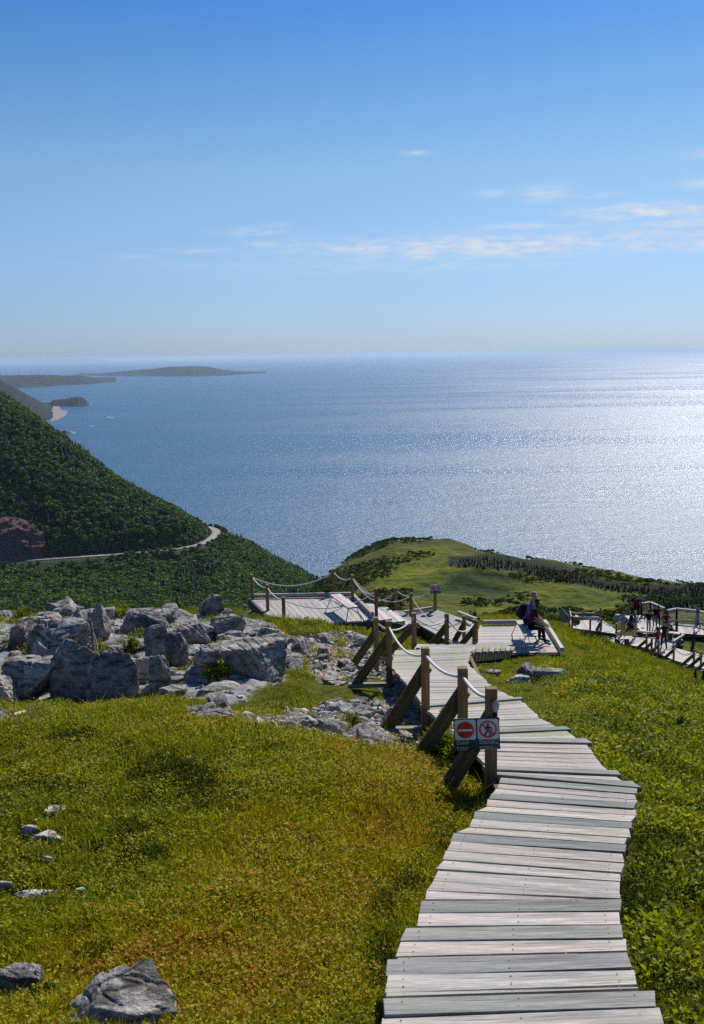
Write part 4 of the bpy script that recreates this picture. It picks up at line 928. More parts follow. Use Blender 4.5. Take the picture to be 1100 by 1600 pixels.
for side, line in (('l', pathL), ('r', pathR)):
    mb = MB(); pts = []
    for p in line[1:]:
        k = Vector((.09 if side == 'l' else -.09, 0, 0)); pts.append(Vector((p.x, p.y, CZ + float(pathz(p.y)))) + k - Vector((0, 0, .155)))
    pts = [pts[i] for i in sorted(set(list(range(0, len(pts), 5)) + [len(pts) - 1]))]
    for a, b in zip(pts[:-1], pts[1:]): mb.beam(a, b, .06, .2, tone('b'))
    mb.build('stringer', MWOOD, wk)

def plane_deck(name, label, cat, corners, n, th, kinds='k', parts=None, group=None, gap=.03, cols=True):
    A, B, C_, D = corners
    o = empty(name, tuple((A + B + C_ + D) / 4), label, cat, group); mb = MB()
    for i in range(n):
        a, b = A.lerp(B, (i + gap / 2) / n), A.lerp(B, (i + 1 - gap / 2) / n); d, c = D.lerp(C_, (i + gap / 2) / n), D.lerp(C_, (i + 1 - gap / 2) / n)
        z = Vector((0, 0, rnd.uniform(-.003, .003)))
        # plank runs a->d ; keep its length along the first uv axis
        mb.plank(b + z, c + z, d + z, a + z, .045, tone(rnd.choice(kinds), .06))
    mb.build('deck', MWOOD, o, bevel=.003 if th else 0); return o
def fascia(o, name, a, b, w, h, dz, kind, mat=None):
    mb = MB(); z = Vector((0, 0, dz)); mb.beam(a + z, b + z, w, h, tone(kind)); return mb.build(name, mat or MWOOD, o)

# -- left platform
lp = plane_deck('viewing_platform', 'raised plank platform with a backless bench at the end of the rock outcrop', 'platform', [LP[0], LP[1], LP[2], LP[3]], 17, 1, 'klk')
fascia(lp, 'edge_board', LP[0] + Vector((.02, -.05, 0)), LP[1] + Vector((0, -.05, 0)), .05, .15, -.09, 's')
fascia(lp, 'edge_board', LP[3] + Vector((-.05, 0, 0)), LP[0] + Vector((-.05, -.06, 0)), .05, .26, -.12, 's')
fascia(lp, 'kerb_rail', LP[3] + Vector((.1, -.03, 0)), LP[2] + Vector((-.05, -.03, 0)), .09, .09, .10, 'k')
fascia(lp, 'kerb_rail', LP[2] + Vector((-.04, -.1, 0)), LP[1] + Vector((-.06, .2, 0)), .09, .09, .10, 'k')
for t in (.06, .33, .62, .92):
    mb = MB(); p = LP[0].lerp(LP[1], t) + Vector((0, .12, -.12)); mb.beam(p, p - Vector((0, 0, .75)), .09, .09, tone('b')); mb.build('support_post', MWOOD, lp)
for t in (.3, .65):
    mb = MB(); p = LP[3].lerp(LP[0], t) + Vector((.08, 0, -.2)); mb.beam(p, p - Vector((0, 0, .8)), .09, .09, tone('b')); mb.build('support_post', MWOOD, lp)
# steps from the platform down to the lower walkway
stp = empty('plank_steps', tuple((LP[1] + WL[3]) / 2), 'three broad plank steps between the platform and the lower walkway', 'steps')
a0, a1 = Pz(592, 966, -7.66), Pz(560, 940, -7.66); b0, b1 = Pz(655, 977, -8.02), Pz(629, 958, -8.02)
for i in range(3):
    t0, t1 = i / 3 + .01, (i + 1) / 3 - .01; mb = MB(); zz = Vector((0, 0, 0))
    A_, B_, C2, D2 = a0.lerp(b0, t0), a0.lerp(b0, t1), a1.lerp(b1, t1), a1.lerp(b1, t0); zt = CZ - 7.72 - .11 * i
    for q in (A_, B_, C2, D2): q.z = zt
    M0, M1 = A_.lerp(B_, .49), D2.lerp(C2, .49); N0, N1 = A_.lerp(B_, .51), D2.lerp(C2, .51)
    mb.plank(M0, M1, D2, A_, .05, tone('k')); mb.plank(B_, C2, N1, N0, .05, tone('w' if i < 2 else 'd')); mb.build('tread', MWOOD, stp)
fascia(stp, 'stringer', a0 + Vector((0, .1, 0)), b0 + Vector((0, .1, 0)), .06, .2, -.2, 'b'); fascia(stp, 'stringer', a1 - Vector((0, .1, 0)), b1 - Vector((0, .1, 0)), .06, .2, -.2, 'b')

# -- lower walkway
lw = empty('boardwalk', tuple((WL[1] + WR[1]) / 2), 'short lower plank walkway with a warning sign at its far left corner', 'boardwalk')
mb = MB()
for (a, b), (c, d) in rot_rows(list(zip(WL, WR)), .18): mb.plank(a.lerp(c, .05), b.lerp(d, .05), d.lerp(b, .05), c.lerp(a, .05), .045, tone(rnd.choice('lkk')))
mb.build('deck', MWOOD, lw, bevel=.003)
fascia(lw, 'kerb_rail', WL[3] + Vector((.02, .0, 0)), WR[3] + Vector((-.1, -.02, 0)), .09, .09, .09, 'k')
fascia(lw, 'kerb_rail', Pz(716, 963, -8.0) + Vector((0, 0, 0)), Pz(744, 974, -8.0), .1, .1, .12, 'k')
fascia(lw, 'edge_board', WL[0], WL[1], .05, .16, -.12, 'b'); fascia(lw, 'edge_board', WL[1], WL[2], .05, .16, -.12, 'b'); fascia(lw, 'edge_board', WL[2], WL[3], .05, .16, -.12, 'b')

# -- bench platform
bp = plane_deck('lookout_platform', 'low plank platform where two people sit on a bench', 'platform', [BP[1], BP[2], BP[3], BP[0]], 20, 1, 'lklw')
fascia(bp, 'kerb_rail', BP[1] + Vector((.05, -.05, 0)), BP[2] + Vector((.05, .05, 0)), .10, .10, .09, 'w')
fascia(bp, 'kerb_rail', BP[3] + Vector((.1, .05, 0)), BP[2].lerp(BP[3], .42) + Vector((0, .05, 0)), .10, .10, .09, 'k')
fascia(bp, 'edge_board', BP[0] - Vector((0, .04, 0)), BP[1] - Vector((0, .04, 0)), .05, .15, -.11, 'b')

# -- stair down to it
sw = STW
st = empty('plank_stair', tuple((ST0 + ST1) / 2), 'plank stair dropping from the upper walkway to the bench platform, tread ends showing', 'stair')
for i in range(16):
    t = (i + .2) / 16; p = ST0.lerp(ST1, t); p.z -= .06; d = (ST1 - ST0).normalized(); d.z = 0; d.normalize(); mb = MB()
    e = .13 if i % 2 == 0 else .04
    s = Vector((e, -e * .3, 0)); mb.plank(p + sw, p + s, p + s + d * .37, p + sw + d * .37, .06, tone('g' if i % 3 else 'k')); mb.build('tread', MWOOD, st)
for k in (0.02, .92): fascia(st, 'stringer', ST0 + sw * k, ST1 + sw * k, .06, .24, -.16, 'b')

# ------------------------------------------------------------------ rope railings
MROPE = m_plain('pale_rope', (.66, .64, .60), .85, 0, 60, .18, .2)
def rope_pts(a, b, sag, n=14): return [a.lerp(b, i / n) - Vector((0, 0, sag * 4 * (i / n) * (1 - i / n))) for i in range(n + 1)]
def railing(label, posts, ropes, braces=(), h=.78, w=.098, r=.017, drop=.35, name='rope_railing', bw=.15, group=None, bev=.006, topped=True):
    """posts: base points; ropes: (i, j, sag); braces: (i, dx, dy, dz) foot offset from the post base"""
    o = empty(name, tuple(posts[0]), label, 'railing', group)
    for i, p in enumerate(posts):
        mb = MB(); hh = h if isinstance(h, (int, float)) else h[i]; mb.beam(p - Vector((0, 0, drop)), p + Vector((0, 0, hh)), w, w, tone('p', .1), up=Vector((0, 1, 0)))
        mb.build('post', MWOOD, o, bevel=bev)
    for (i, dx, dy, dz) in braces:
        hh = h if isinstance(h, (int, float)) else h[i]; mb = MB(); p = posts[i] + Vector((-.02, w / 2 + .02, hh * .58)); q = posts[i] + Vector((dx, dy + w / 2 + .02, dz)); mb.beam(p + (p - q).normalized() * .08, q, .045, bw, tone('b', .12)); mb.build('brace', MWOOD, o, bevel=bev * .6)
        mb = MB(); mb.beam(posts[i] + Vector((dx - .12, dy + w / 2 + .02, dz + .0)), posts[i] + Vector((.1, w / 2 + .02 , dz + .02)), .09, .07, tone('g')); mb.build('sill_beam', MWOOD, o)
    for (i, j, sag) in ropes:
        a = posts[i] + Vector((0, 0, (h if isinstance(h, (int, float)) else h[i]) - .09)); b = posts[j] + Vector((0, 0, (h if isinstance(h, (int, float)) else h[j]) - .09))
        mb = MB(); mb.tube(rope_pts(a, b, sag), r, 8, (1, 1, 1)); mb.build('rope', MROPE, o)
    return o
def onpath(u, v, dx=0):
    p = Ppath(u, v); return p + Vector((dx, 0, 0))
n1 = [onpath(767, 1211), onpath(723, 1158), onpath(665, 1108), onpath(608, 1042)]
RAIL1 = railing('near rope railing of four posts with dark braces along the left of the walkway', n1, [(0, 1, .06), (1, 2, .08), (2, 3, .17)],
        [(0, -.50, -.12, -.28), (1, -.50, .02, -.28), (2, -.48, .04, -.30), (3, -.55, .05, -.34)], h=[.80, .78, .77, .77])
# knotted rope end on the nearest post
mb = MB(); kp = n1[0] + Vector((.03, -.075, .66)); mb.tube([kp + Vector((0, 0, z)) for z in (-.055, -.04, -.01, .02, .04, .05)], [.015, .024, .030, .030, .022, .01], 12, (1, 1, 1)); mb.build('rope_knot', m_plain('bleached_rope', (.36, .37, .40), .9, 0, 50, .25), RAIL1)
mb = MB(); mb.tube([n1[0] + Vector((.03, -.062, .60)), n1[0] + Vector((.025, -.058, .40))], .019, 8, (1, 1, 1)); mb.build('tarred_rope_end', m_plain('black_tar', (.012, .012, .014), .6), RAIL1)
s1 = [P(588, 1028, 19.4), P(647, 1013.5, 21.2), P(698, 1012, 23.0), P(741, 1012, 26.6)]
for p in s1: pass
RAIL2 = railing('rope railing down the left side of the plank stair behind the upper landing', s1, [(0, 1, .22), (1, 2, .17), (2, 3, .28)],
        [(0, -.55, .05, -.32), (1, -.62, .05, -.22), (2, -.55, .05, -.25), (3, -.5, .05, -.15)], h=[.80, .77, .79, .76])
w1 = [Pz(725, 1002, ZW), Pz(744, 1003, ZW)]
p_ = [Pz(395, 936, ZL), Pz(417, 954, ZL), Pz(441, 976, ZL)]
railing('rope railing of three posts along the left edge of the raised platform', [p_[0], p_[1] + Vector((.03, 0, 0)), p_[2] + Vector((.05, .05, 0))], [(0, 1, .10), (1, 2, .10)], h=.80, drop=.5)
pb = [Pz(521, 928, ZL), Pz(551, 938, ZL), Pz(588, 962, ZL)]
railing('rope railing of three posts at the back right corner of the raised platform', pb, [(0, 1, .16), (1, 2, .25)], h=.82, drop=.5)
def loose_rope(label, a, b, sag):
    mb = MB(); mb.tube(rope_pts(a, b, sag, 20), .016, 8, (1, 1, 1)); o = mb.build('hanging_rope', MROPE, None, origin=tuple(a)); tag(o, label, 'rope')
tp = lambda p, h=.7: p + Vector((0, 0, h))
loose_rope('pale rope slung across the back edge of the raised platform', tp(p_[0]), tp(pb[0]), .35)
loose_rope('pale rope slung across the front of the raised platform, under the bench', tp(p_[2] + Vector((.05, .05, 0))), tp(pb[2]), .35)
fr_ = [Pz(618.5, 957, ZW), Pz(642.5, 962, ZW), Pz(680, 953, ZW)]
railing('rope railing of two posts and the sign post behind the lower walkway', fr_, [(1, 0, .10) if 0 else (0, 2, .28)], [(0, -.42, .1, -.3)], h=[.80, .72, .82], drop=.45)
loose_rope('pale rope drooping from the platform corner to the far post', tp(pb[1]), tp(fr_[0]), .50)
loose_rope('pale rope dipping from the platform corner post to the lower walkway post', tp(pb[1], .72), tp(fr_[1], .62), .42)
loose_rope('pale rope from the lower walkway post to the post at the stair foot', tp(fr_[1], .62), tp(w1[0], .62), .5)
railing('two short posts with a sagging rope at the foot of the plank stair', w1, [(0, 1, .12)], [(0, -.3, .05, -.1)], h=[.74, .62], drop=.3)

# ------------------------------------------------------------------ warning signs
MPAN = m_plain('dark_green_enamel', (.006, .035, .04), .35); MWHT = m_plain('sign_white', (.50, .50, .54), .45); MRED = m_plain('sign_red', (.42, .008, .012), .4); MBLK = m_plain('sign_black', (.012, .012, .014), .5)
def sign(base, w, h, yaw, label, text=True, roll=0):
    o = empty('warning_sign', tuple(base), label, 'sign'); o.rotation_euler = (0, roll, yaw)
    k = w / .38
    def part(nm, mat, par, fn, dy):
        mb = MB(); fn(mb, dy); return mb.build(nm, mat, par, origin=(0, 0, 0))
    def rr(cx, cz, a, b, r_, dy, mb):
        pts = []
        for qx, qz, s0 in ((1, 1, 0), (-1, 1, 90), (-1, -1, 180), (1, -1, 270)):
            for t in range(0, 91, 15): an = R(s0 + t); pts.append((cx + qx * (a - r_) + r_ * math.cos(an), dy, cz + qz * (b - r_) + r_ * math.sin(an)))
        mb.prism(pts, (0, .003, 0), (1, 1, 1))
    def disc(cx, cz, r_, dy, mb, n=40): mb.prism([(cx + r_ * math.cos(2 * math.pi * i / n), dy, cz + r_ * math.sin(2 * math.pi * i / n)) for i in range(n)], (0, .002, 0), (1, 1, 1))
    pan = part('panel', MPAN, o, lambda mb, dy: mb.prism([(-w / 2, dy, -h / 2), (w / 2, dy, -h / 2), (w / 2, dy, h / 2), (-w / 2, dy, h / 2)], (0, .012, 0), (1, 1, 1)), 0)
    s = w * .232; zc = h / 2 - s - .008 * k
    for sx_ in (-1, 1):
        cx = sx_ * w * .248; pl = part('pictogram_plate', MWHT, o, lambda mb, dy: rr(cx, zc, s, s, .022 * k, dy, mb), -.005)
        if sx_ < 0:
            part('red_disc', MRED, pl, lambda mb, dy: disc(cx, zc, s * .80, dy, mb), -.009)
            part('white_bar', MWHT, pl, lambda mb, dy: mb.prism([(cx - s * .68, dy, zc - s * .11), (cx + s * .68, dy, zc - s * .11), (cx + s * .68, dy, zc + s * .11), (cx - s * .68, dy, zc + s * .11)], (0, .002, 0), (1, 1, 1)), -.013)
        else:
            def ped(mb, dy):
                disc(cx + s * .02, zc + s * .50, s * .10, dy, mb, 16)
                for pts in ([(-.10, .36), (.08, .38), (.12, .02), (.06, -.08), (-.08, -.02)], [(-.08, .36), (-.34, .02), (-.26, -.04), (-.04, .2)], [(.06, .34), (.36, .10), (.30, .02), (.04, .18)],
                            [(-.08, .0), (.04, -.06), (-.16, -.40), (-.24, -.64), (-.36, -.60), (-.24, -.30)], [(.0, -.04), (.10, .02), (.22, -.32), (.22, -.64), (.10, -.64), (.10, -.34)], [(.34, .12), (.39, .12), (.36, -.62), (.31, -.62)]):
                    mb.prism([(cx + a * s, dy, zc + b * s) for a, b in pts], (0, .002, 0), (1, 1, 1))
            part('walker_pictogram', MBLK, pl, ped, -.009)
            def ring(mb, dy):
                n = 40; f = []
                for i in range(n):
                    a0, a1 = 2 * math.pi * i / n, 2 * math.pi * (i + 1) / n
                    mb.prism([(cx + math.cos(a) * s * q, dy, zc + math.sin(a) * s * q) for a, q in ((a0, .83), (a1, .83), (a1, .70), (a0, .70))], (0, .002, 0), (1, 1, 1))
            part('prohibition_ring', MRED, pl, ring, -.009)
            c_ = math.cos(R(-42)); s_ = math.sin(R(-42))
            part('slash', MRED, pl, lambda mb, dy: mb.prism([(cx + (a * c_ - b * s_) * s, dy, zc + (a * s_ + b * c_) * s) for a, b in ((-.72, -.055), (.72, -.055), (.72, .055), (-.72, .055))], (0, .002, 0), (1, 1, 1)), -.013)
    if text:
        for cx, lines in ((-.452, ('Stay on the', 'boardwalk', '', 'Restez sur', 'le sentier')), (.045, ('Please do not', 'trample the area', '', 'Interdiction', 'de sortir du pas'))):
            for i, l in enumerate(lines):
                if not l: continue
                cu = bpy.data.curves.new('lettering', 'FONT'); cu.body = l; cu.size = .0235 * k; cu.materials.append(MWHT); cu.extrude = .0005
                t0_ = bpy.data.objects.new('lettering_curve', cu); COL.objects.link(t0_); dg_ = bpy.context.evaluated_depsgraph_get(); dg_.update(); tm = bpy.data.meshes.new_from_object(t0_.evaluated_get(dg_)); bpy.data.objects.remove(t0_); t = bpy.data.objects.new('lettering', tm); link(t, o); t.location = (cx * w, -.004, zc - s - .022 * k - i * .0165 * k); t.rotation_euler = (R(90), 0, 0)
    return o
sg = P(745, 1147, n1[0].y - .068)
sign(sg, .395, .285, R(-4), 'green double warning sign with no entry disc and crossed out walker on nearest rope post', roll=R(-2.5))
sg2 = P(680.7, 921, fr_[2].y - .075)
sign(sg2, .335, .335 * .78, R(-3), 'small far double warning sign on the lone post beyond the lower walkway', True)

# ------------------------------------------------------------------ benches
MSTEEL = m_plain('galvanised_tube', (.32, .32, .33), .45, .6)
def bench(c, label, deckz):              # c: seat corners near-left, near-right, far-right, far-left
    o = empty('bench', (sum(p.x for p in c) / 4, sum(p.y for p in c) / 4, CZ + deckz), label, 'bench'); mb = MB()
    m0, m1 = c[0].lerp(c[1], .49), c[3].lerp(c[2], .49); m2, m3 = c[0].lerp(c[1], .51), c[3].lerp(c[2], .51)
    mb.plank(c[0], m0, m1, c[3], .04, tone('w')); mb.plank(m2, c[1], c[2], m3, .04, tone('w')); mb.build('seat', MWOOD, o)
    ax = (c[3] - c[0]).normalized(); sd_ = (c[1] - c[0]).normalized(); up = Vector((0, 0, -.045))
    for t in (.03, .97):
        A_, B_ = c[0].lerp(c[3], t), c[1].lerp(c[2], t); k = 1 if t < .5 else -1
        for P0, s_ in ((A_, -1), (B_, 1)):
            foot = P0 + sd_ * s_ * .10 - ax * .14 * k; foot.z = CZ + deckz; mb = MB(); mb.tube([P0 + up - sd_ * s_ * .03, foot], .014, 8, (1, 1, 1)); mb.build('leg', MSTEEL, o)
        mb = MB(); q0, q1 = A_ + up, B_ + up; mb.tube([q0, q1], .013, 6, (1, 1, 1)); mb.build('cross_bar', MSTEEL, o)
    for t in (.2, .8):
        A_ = c[0].lerp(c[1], .5).lerp(c[3].lerp(c[2], .5), .5) + up; e = c[0].lerp(c[1], .5).lerp(c[3].lerp(c[2], .5), 0.02 if t < .5 else .98); e.z = CZ + deckz + .16; mb = MB(); mb.tube([A_, e], .011, 6, (1, 1, 1)); mb.build('brace', MSTEEL, o)
    return o
bench([Pz(543.5, 949.5, ZL + .45), Pz(559.5, 947.5, ZL + .45), Pz(531.5, 927.5, ZL + .45), Pz(516, 929, ZL + .45)], 'empty backless bench on the raised platform', ZL)
BS = [Pz(820, 993, ZB + .45), Pz(838.5, 993, ZB + .45), Pz(824, 969, ZB + .45), Pz(806, 969, ZB + .45)]
bench(BS, 'bench under the two seated people, its near end free', ZB)
# ------------------------------------------------------------------ people
_mc = {}
def cloth(name, col, rough=.85):
    if name not in _mc: _mc[name] = m_plain(name, col, rough, 0, 25, .18, .15)
    return _mc[name]
SKIN = m_plain('skin', (.42, .24, .17), .55); HAIRD = m_plain('dark_hair', (.02, .014, .011), .6); HAIRG = m_plain('grey_hair', (.24, .235, .23), .8); SHOE = m_plain('dark_shoes', (.03, .03, .035), .6)
def hand(J, E, key, wrist, d, palm_n, curl=.5, s=1.0):
    """palm and five fingers of unequal length rooted in it; d: direction of the hand, palm_n: towards the palm"""
    d = Vector(d).normalized(); n_ = Vector(palm_n).normalized(); sd_ = d.cross(n_).normalized()
    J[key + 'p'] = (Vector(wrist) + d * .055 * s, .026 * s); E.append((key, key + 'p'))
    for i, (off, ln) in enumerate(((-.030, .066), (-.010, .078), (.010, .072), (.029, .056))):
        r0 = Vector(wrist) + d * .088 * s + sd_ * off * s; a = d; q = r0; prev = key + 'p'
        J[f'{key}f{i}a'] = (r0, .010 * s); E.append((prev, f'{key}f{i}a')); prev = f'{key}f{i}a'
        for k in range(2):
            a = (a * math.cos(curl * .8) + n_ * math.sin(curl * .8)).normalized(); q = q + a * ln * .5 * s; kk = f'{key}f{i}{"bc"[k]}'; J[kk] = (q, .0088 * s); E.append((prev, kk)); prev = kk
    t0 = Vector(wrist) + d * .03 * s + sd_ * -.034 * s; J[key + 't0'] = (t0, .012 * s); E.append((key, key + 't0'))
    t1 = t0 + (d * .7 - sd_ * .5 + n_ * .35).normalized() * .045 * s; J[key + 't1'] = (t1, .010 * s); E.append((key + 't0', key + 't1'))
def person(loc, rz, pose, label, shirt, trousers, legs='long', sleeves='short', hair=HAIRD, longhair=False, scale=1.0, group=None, cap=None, female=False):
    J, E = {}, []
    def j(k, p, r): J[k] = (Vector(p), r)
    sw_ = .185 if not female else .165; hw = .088 if not female else .098
    if pose['kind'] == 'sit':
        ln = pose.get('lean', .15); hz = .53; j('pel', (0, 0, hz), .125); j('wai', (ln * .35, 0, hz + .19), .112 if not female else .10); j('che', (ln * .8, 0, hz + .38), .128); j('nec', (ln * 1.05 + .01, 0, hz + .53), .055)
        j('hea', (ln * 1.05 + .045, 0, hz + .645), .078); j('cro', (ln * 1.05 + .035, 0, hz + .735), .072)
        legsJ = [('L', 1), ('R', -1)]
        for s, g in legsJ:
            j('hip' + s, (.03, g * hw, hz - .02), .088); j('kne' + s, (.44, g * (.12 + pose.get('spread', .02)), .49), .058); j('cal' + s, (.455, g * .13, .28), .05); j('ank' + s, (.44 + pose.get('feet', 0), g * .13, .085), .038); j('toe' + s, (.60 + pose.get('feet', 0), g * .15, .035), .036)
    else:
        ln = pose.get('lean', 0.0); hz = .93; stp_ = pose.get('stride', 0); j('pel', (0, 0, hz), .118); j('wai', (ln * .4, 0, hz + .17), .108 if not female else .095); j('che', (ln * .8, 0, hz + .36), .125); j('nec', (ln, 0, hz + .53), .052)
        j('hea', (ln + .02, 0, hz + .645), .078); j('cro', (ln + .012, 0, hz + .735), .072)
        for s, g in (('L', 1), ('R', -1)):
            k = g * stp_; j('hip' + s, (0, g * hw, hz - .08), .088); j('kne' + s, (.03 + k * .5 + (.03 if stp_ else 0), g * .10, .50), .058); j('cal' + s, (k * .7 - .01, g * .105, .32), .052); j('ank' + s, (k - .01, g * .11, .085), .037); j('toe' + s, (k + .14, g * .13, .035), .035)
    hx, hz_ = J['hea'][0].x, J['hea'][0].z
    j('nos', (hx + .088, 0, hz_ - .002), .014); j('chi', (hx + .055, 0, hz_ - .055), .036)
    for s, g in (('L', 1), ('R', -1)): j('ear' + s, (hx - .008, g * .080, hz_ + .0), .016); E.append(('hea', 'ear' + s))
    E += [('pel', 'wai'), ('wai', 'che'), ('che', 'nec'), ('nec', 'hea'), ('hea', 'cro'), ('hea', 'nos'), ('hea', 'chi')]
    cx_, cz_ = J['che'][0].x, J['che'][0].z
    for s, g in (('L', 1), ('R', -1)):
        E += [('pel', 'hip' + s), ('hip' + s, 'kne' + s), ('kne' + s, 'cal' + s), ('cal' + s, 'ank' + s), ('ank' + s, 'toe' + s)]
        j('sho' + s, (cx_, g * sw_, cz_ + .075), .058); E.append(('che', 'sho' + s))
        el_, ha_ = pose['arms'][s]
        j('elb' + s, el_, .043); j('wri' + s, ha_, .028); E += [('sho' + s, 'elb' + s), ('elb' + s, 'wri' + s)]
        d = (Vector(ha_) - Vector(el_)); hand(J, E, 'wri' + s, ha_, pose.get('hd', {}).get(s, d), pose.get('pn', {}).get(s, (0, -g, -.2)), pose.get('curl', .5))
    keys = list(J); ix = {k: i for i, k in enumerate(keys)}
    me = bpy.data.meshes.new('person_skeleton'); me.from_pydata([tuple(J[k][0]) for k in keys], [(ix[a], ix[b]) for a, b in E], [])
    ob = bpy.data.objects.new('person_skeleton', me); COL.objects.link(ob); sk_ = ob.modifiers.new('s', 'SKIN'); sk_.use_smooth_shade = True; sk_.branch_smoothing = .4
    for i, k in enumerate(keys):
        r_ = J[k][1]; rx = r_; ry = r_
        sv = me.skin_vertices[0].data[i]; sv.use_root = (k == 'pel')
        if k in ('che', 'wai', 'pel'): rx, ry = r_ * .80, r_ * 1.12
        if k.endswith('p') and k.startswith('wri'): rx, ry = r_ * .6, r_ * 1.15
        sv.radius = (rx, ry)
    sb = ob.modifiers.new('u', 'SUBSURF'); sb.levels = 2; sb.render_levels = 2
    dg = bpy.context.evaluated_depsgraph_get(); dg.update(); ev = bpy.data.meshes.new_from_object(ob.evaluated_get(dg), depsgraph=dg)
    bpy.data.objects.remove(ob); bpy.data.meshes.remove(me)
    o = bpy.data.objects.new('person', ev); link(o); ev.name = 'person'; o.location = loc; o.rotation_euler = (0, 0, rz); o.scale = (scale,) * 3; tag(o, label, 'person', group)
    for mm in (SKIN, shirt, trousers, SHOE): ev.materials.append(mm)
    nf = len(ev.polygons); c = np.empty(nf * 3); ev.polygons.foreach_get('center', c); c = c.reshape(-1, 3)
    best = np.full(nf, 1e9); cls = np.zeros(nf, int); tt = np.zeros(nf); kind = []
    for q, (a, b) in enumerate(E):
        A_, B_ = np.array(J[a][0]), np.array(J[b][0]); e = B_ - A_; t = np.clip(((c - A_) @ e) / (e @ e + 1e-9), 0, 1); ra = J[a][1] * (1 - t) + J[b][1] * t
        d = np.linalg.norm(c - A_ - t[:, None] * e, axis=1) - ra; mk = d < best; best = np.where(mk, d, best); cls = np.where(mk, q, cls); tt = np.where(mk, t, tt)
    mat = np.zeros(nf, int)
    for q, (a, b) in enumerate(E):
        mk = cls == q; ka, kb = a[:3], b[:3]
        if ka in ('pel', 'wai', 'che') and kb in ('wai', 'che', 'sho'): mat[mk] = 1
        if (ka, kb) == ('pel', 'wai'): mat[mk] = np.where(tt[mk] < .2, 2, 1)
        if (ka, kb) == ('che', 'nec'): mat[mk] = np.where(tt[mk] < .75, 1, 0)
        if (ka, kb) == ('sho', 'elb'): mat[mk] = np.where(tt[mk] < (.6 if sleeves == 'short' else (2 if sleeves == 'long' else .0)), 1, 0)
        if (ka, kb) == ('elb', 'wri'): mat[mk] = 1 if sleeves == 'long' else 0
        if kb == 'hip': mat[mk] = 2
        if (ka, kb) == ('hip', 'kne'): mat[mk] = np.where(tt[mk] < (.8 if legs == 'short' else 2), 2, 0)
        if (ka, kb) in (('kne', 'cal'), ('cal', 'ank')): mat[mk] = 2 if legs == 'long' else 0
        if (ka, kb) == ('ank', 'toe'): mat[mk] = 3
    ev.polygons.foreach_set('material_index', mat.astype(np.int32)); ev.polygons.foreach_set('use_smooth', np.ones(nf, bool))
    V, Fc = ico(4); D = V.copy(); keep = (V[:, 2] > -.15) & ~((V[:, 0] > .45) & (V[:, 2] < .45)) if not longhair else (V[:, 0] < .42) | (V[:, 2] > .5)
    fk = keep[Fc].all(1); Vh = V * [.098, .086, .115]
    if longhair: Vh[:, 2] = np.where(V[:, 2] < 0, Vh[:, 2] * 1.9, Vh[:, 2]); Vh[:, 0] = np.where(V[:, 2] < 0, Vh[:, 0] * .8 - .01, Vh[:, 0])
    Vh = Vh * (1 + .06 * perlin(V[:, 0] * 5, V[:, 1] * 5, V[:, 2] * 5))[:, None]; Vh = Vh + [hx - .012, 0, hz_ + .045]
    hh = mesh_np('hair', Vh, Fc[fk], hair, True, o); sol = hh.modifiers.new('t', 'SOLIDIFY'); sol.thickness = .01
    for g in (1, -1):
        V2, F2 = ico(1); mesh_np('eye', V2 * .011 + [hx + .072, g * .028, hz_ + .014], F2, MBLK, True, o)
    if cap:
        V3 = V[:, :] * [.108, .098, .10] ; f3 = (V[:, 2] > .1)[Fc].all(1); mesh_np('cap', V3 + [hx - .004, 0, hz_ + .06], Fc[f3], cap, True, o)
    return o
def backpack(par_loc, rz, off, label, mat, s=1.0, cat='backpack'):
    V, Fc = ico(4); r_ = np.sign(V) * np.abs(V) ** .62; V = r_ * [.11, .16, .24]; V[:, 0] += .03 * (1 - (V[:, 2] / .24) ** 2) * -1
    V = V * (1 + .05 * perlin(V[:, 0] * 12, V[:, 1] * 12, V[:, 2] * 12))[:, None]
    e = empty('backpack', par_loc, label, cat, None, rz); bd = mesh_np('bag_body', V * s + off, Fc, mat, True, e)
    V4, F4 = ico(3); V4 = np.sign(V4) * np.abs(V4) ** .7 * [.05, .11, .10]; mesh_np('front_pocket', V4 * s + np.array(off) + [-.13 * s, 0, -.08 * s], F4, mat, True, e)
    for g in (1, -1):
        mb = MB(); mb.tube([Vector((.06, g * .1, .2)), Vector((.15, g * .11, .27)), Vector((.26, g * .12, .22)), Vector((.30, g * .12, .05)), Vector((.2, g * .13, -.15)), Vector((.06, g * .12, -.2))], .013, 6, (1, 1, 1)); so = mb.build('shoulder_strap', mat, e, origin=(0, 0, 0)); so.location = off; so.scale = (s,) * 3
    return e
axb = (BS[3].lerp(BS[2], .5) - BS[0].lerp(BS[1], .5)); c0 = BS[0].lerp(BS[1], .5)
face = R(-14)
def seat(t, dx=0): q = c0 + axb * t; return (q.x + dx, q.y, CZ + ZB)
NAVY = cloth('navy_cotton', (.012, .016, .035)); BLK = cloth('black_cotton', (.012, .012, .014)); PURP = cloth('plum_cotton', (.085, .012, .045)); LBL = cloth('blue_check_cotton', (.13, .15, .32))
man = person(seat(.76, -.02), face, dict(kind='sit', lean=.24, arms={'L': ((.22, .27, .72), (.40, .15, .60)), 'R': ((.22, -.27, .72), (.40, -.15, .60))}, hd={'L': (.6, -.3, -.3), 'R': (.6, .3, -.3)}, pn={'L': (0, 0, -1), 'R': (0, 0, -1)}),
      'grey haired man in blue shirt sitting at the far end of the bench', LBL, NAVY, 'long', 'short', HAIRG, scale=1.05)
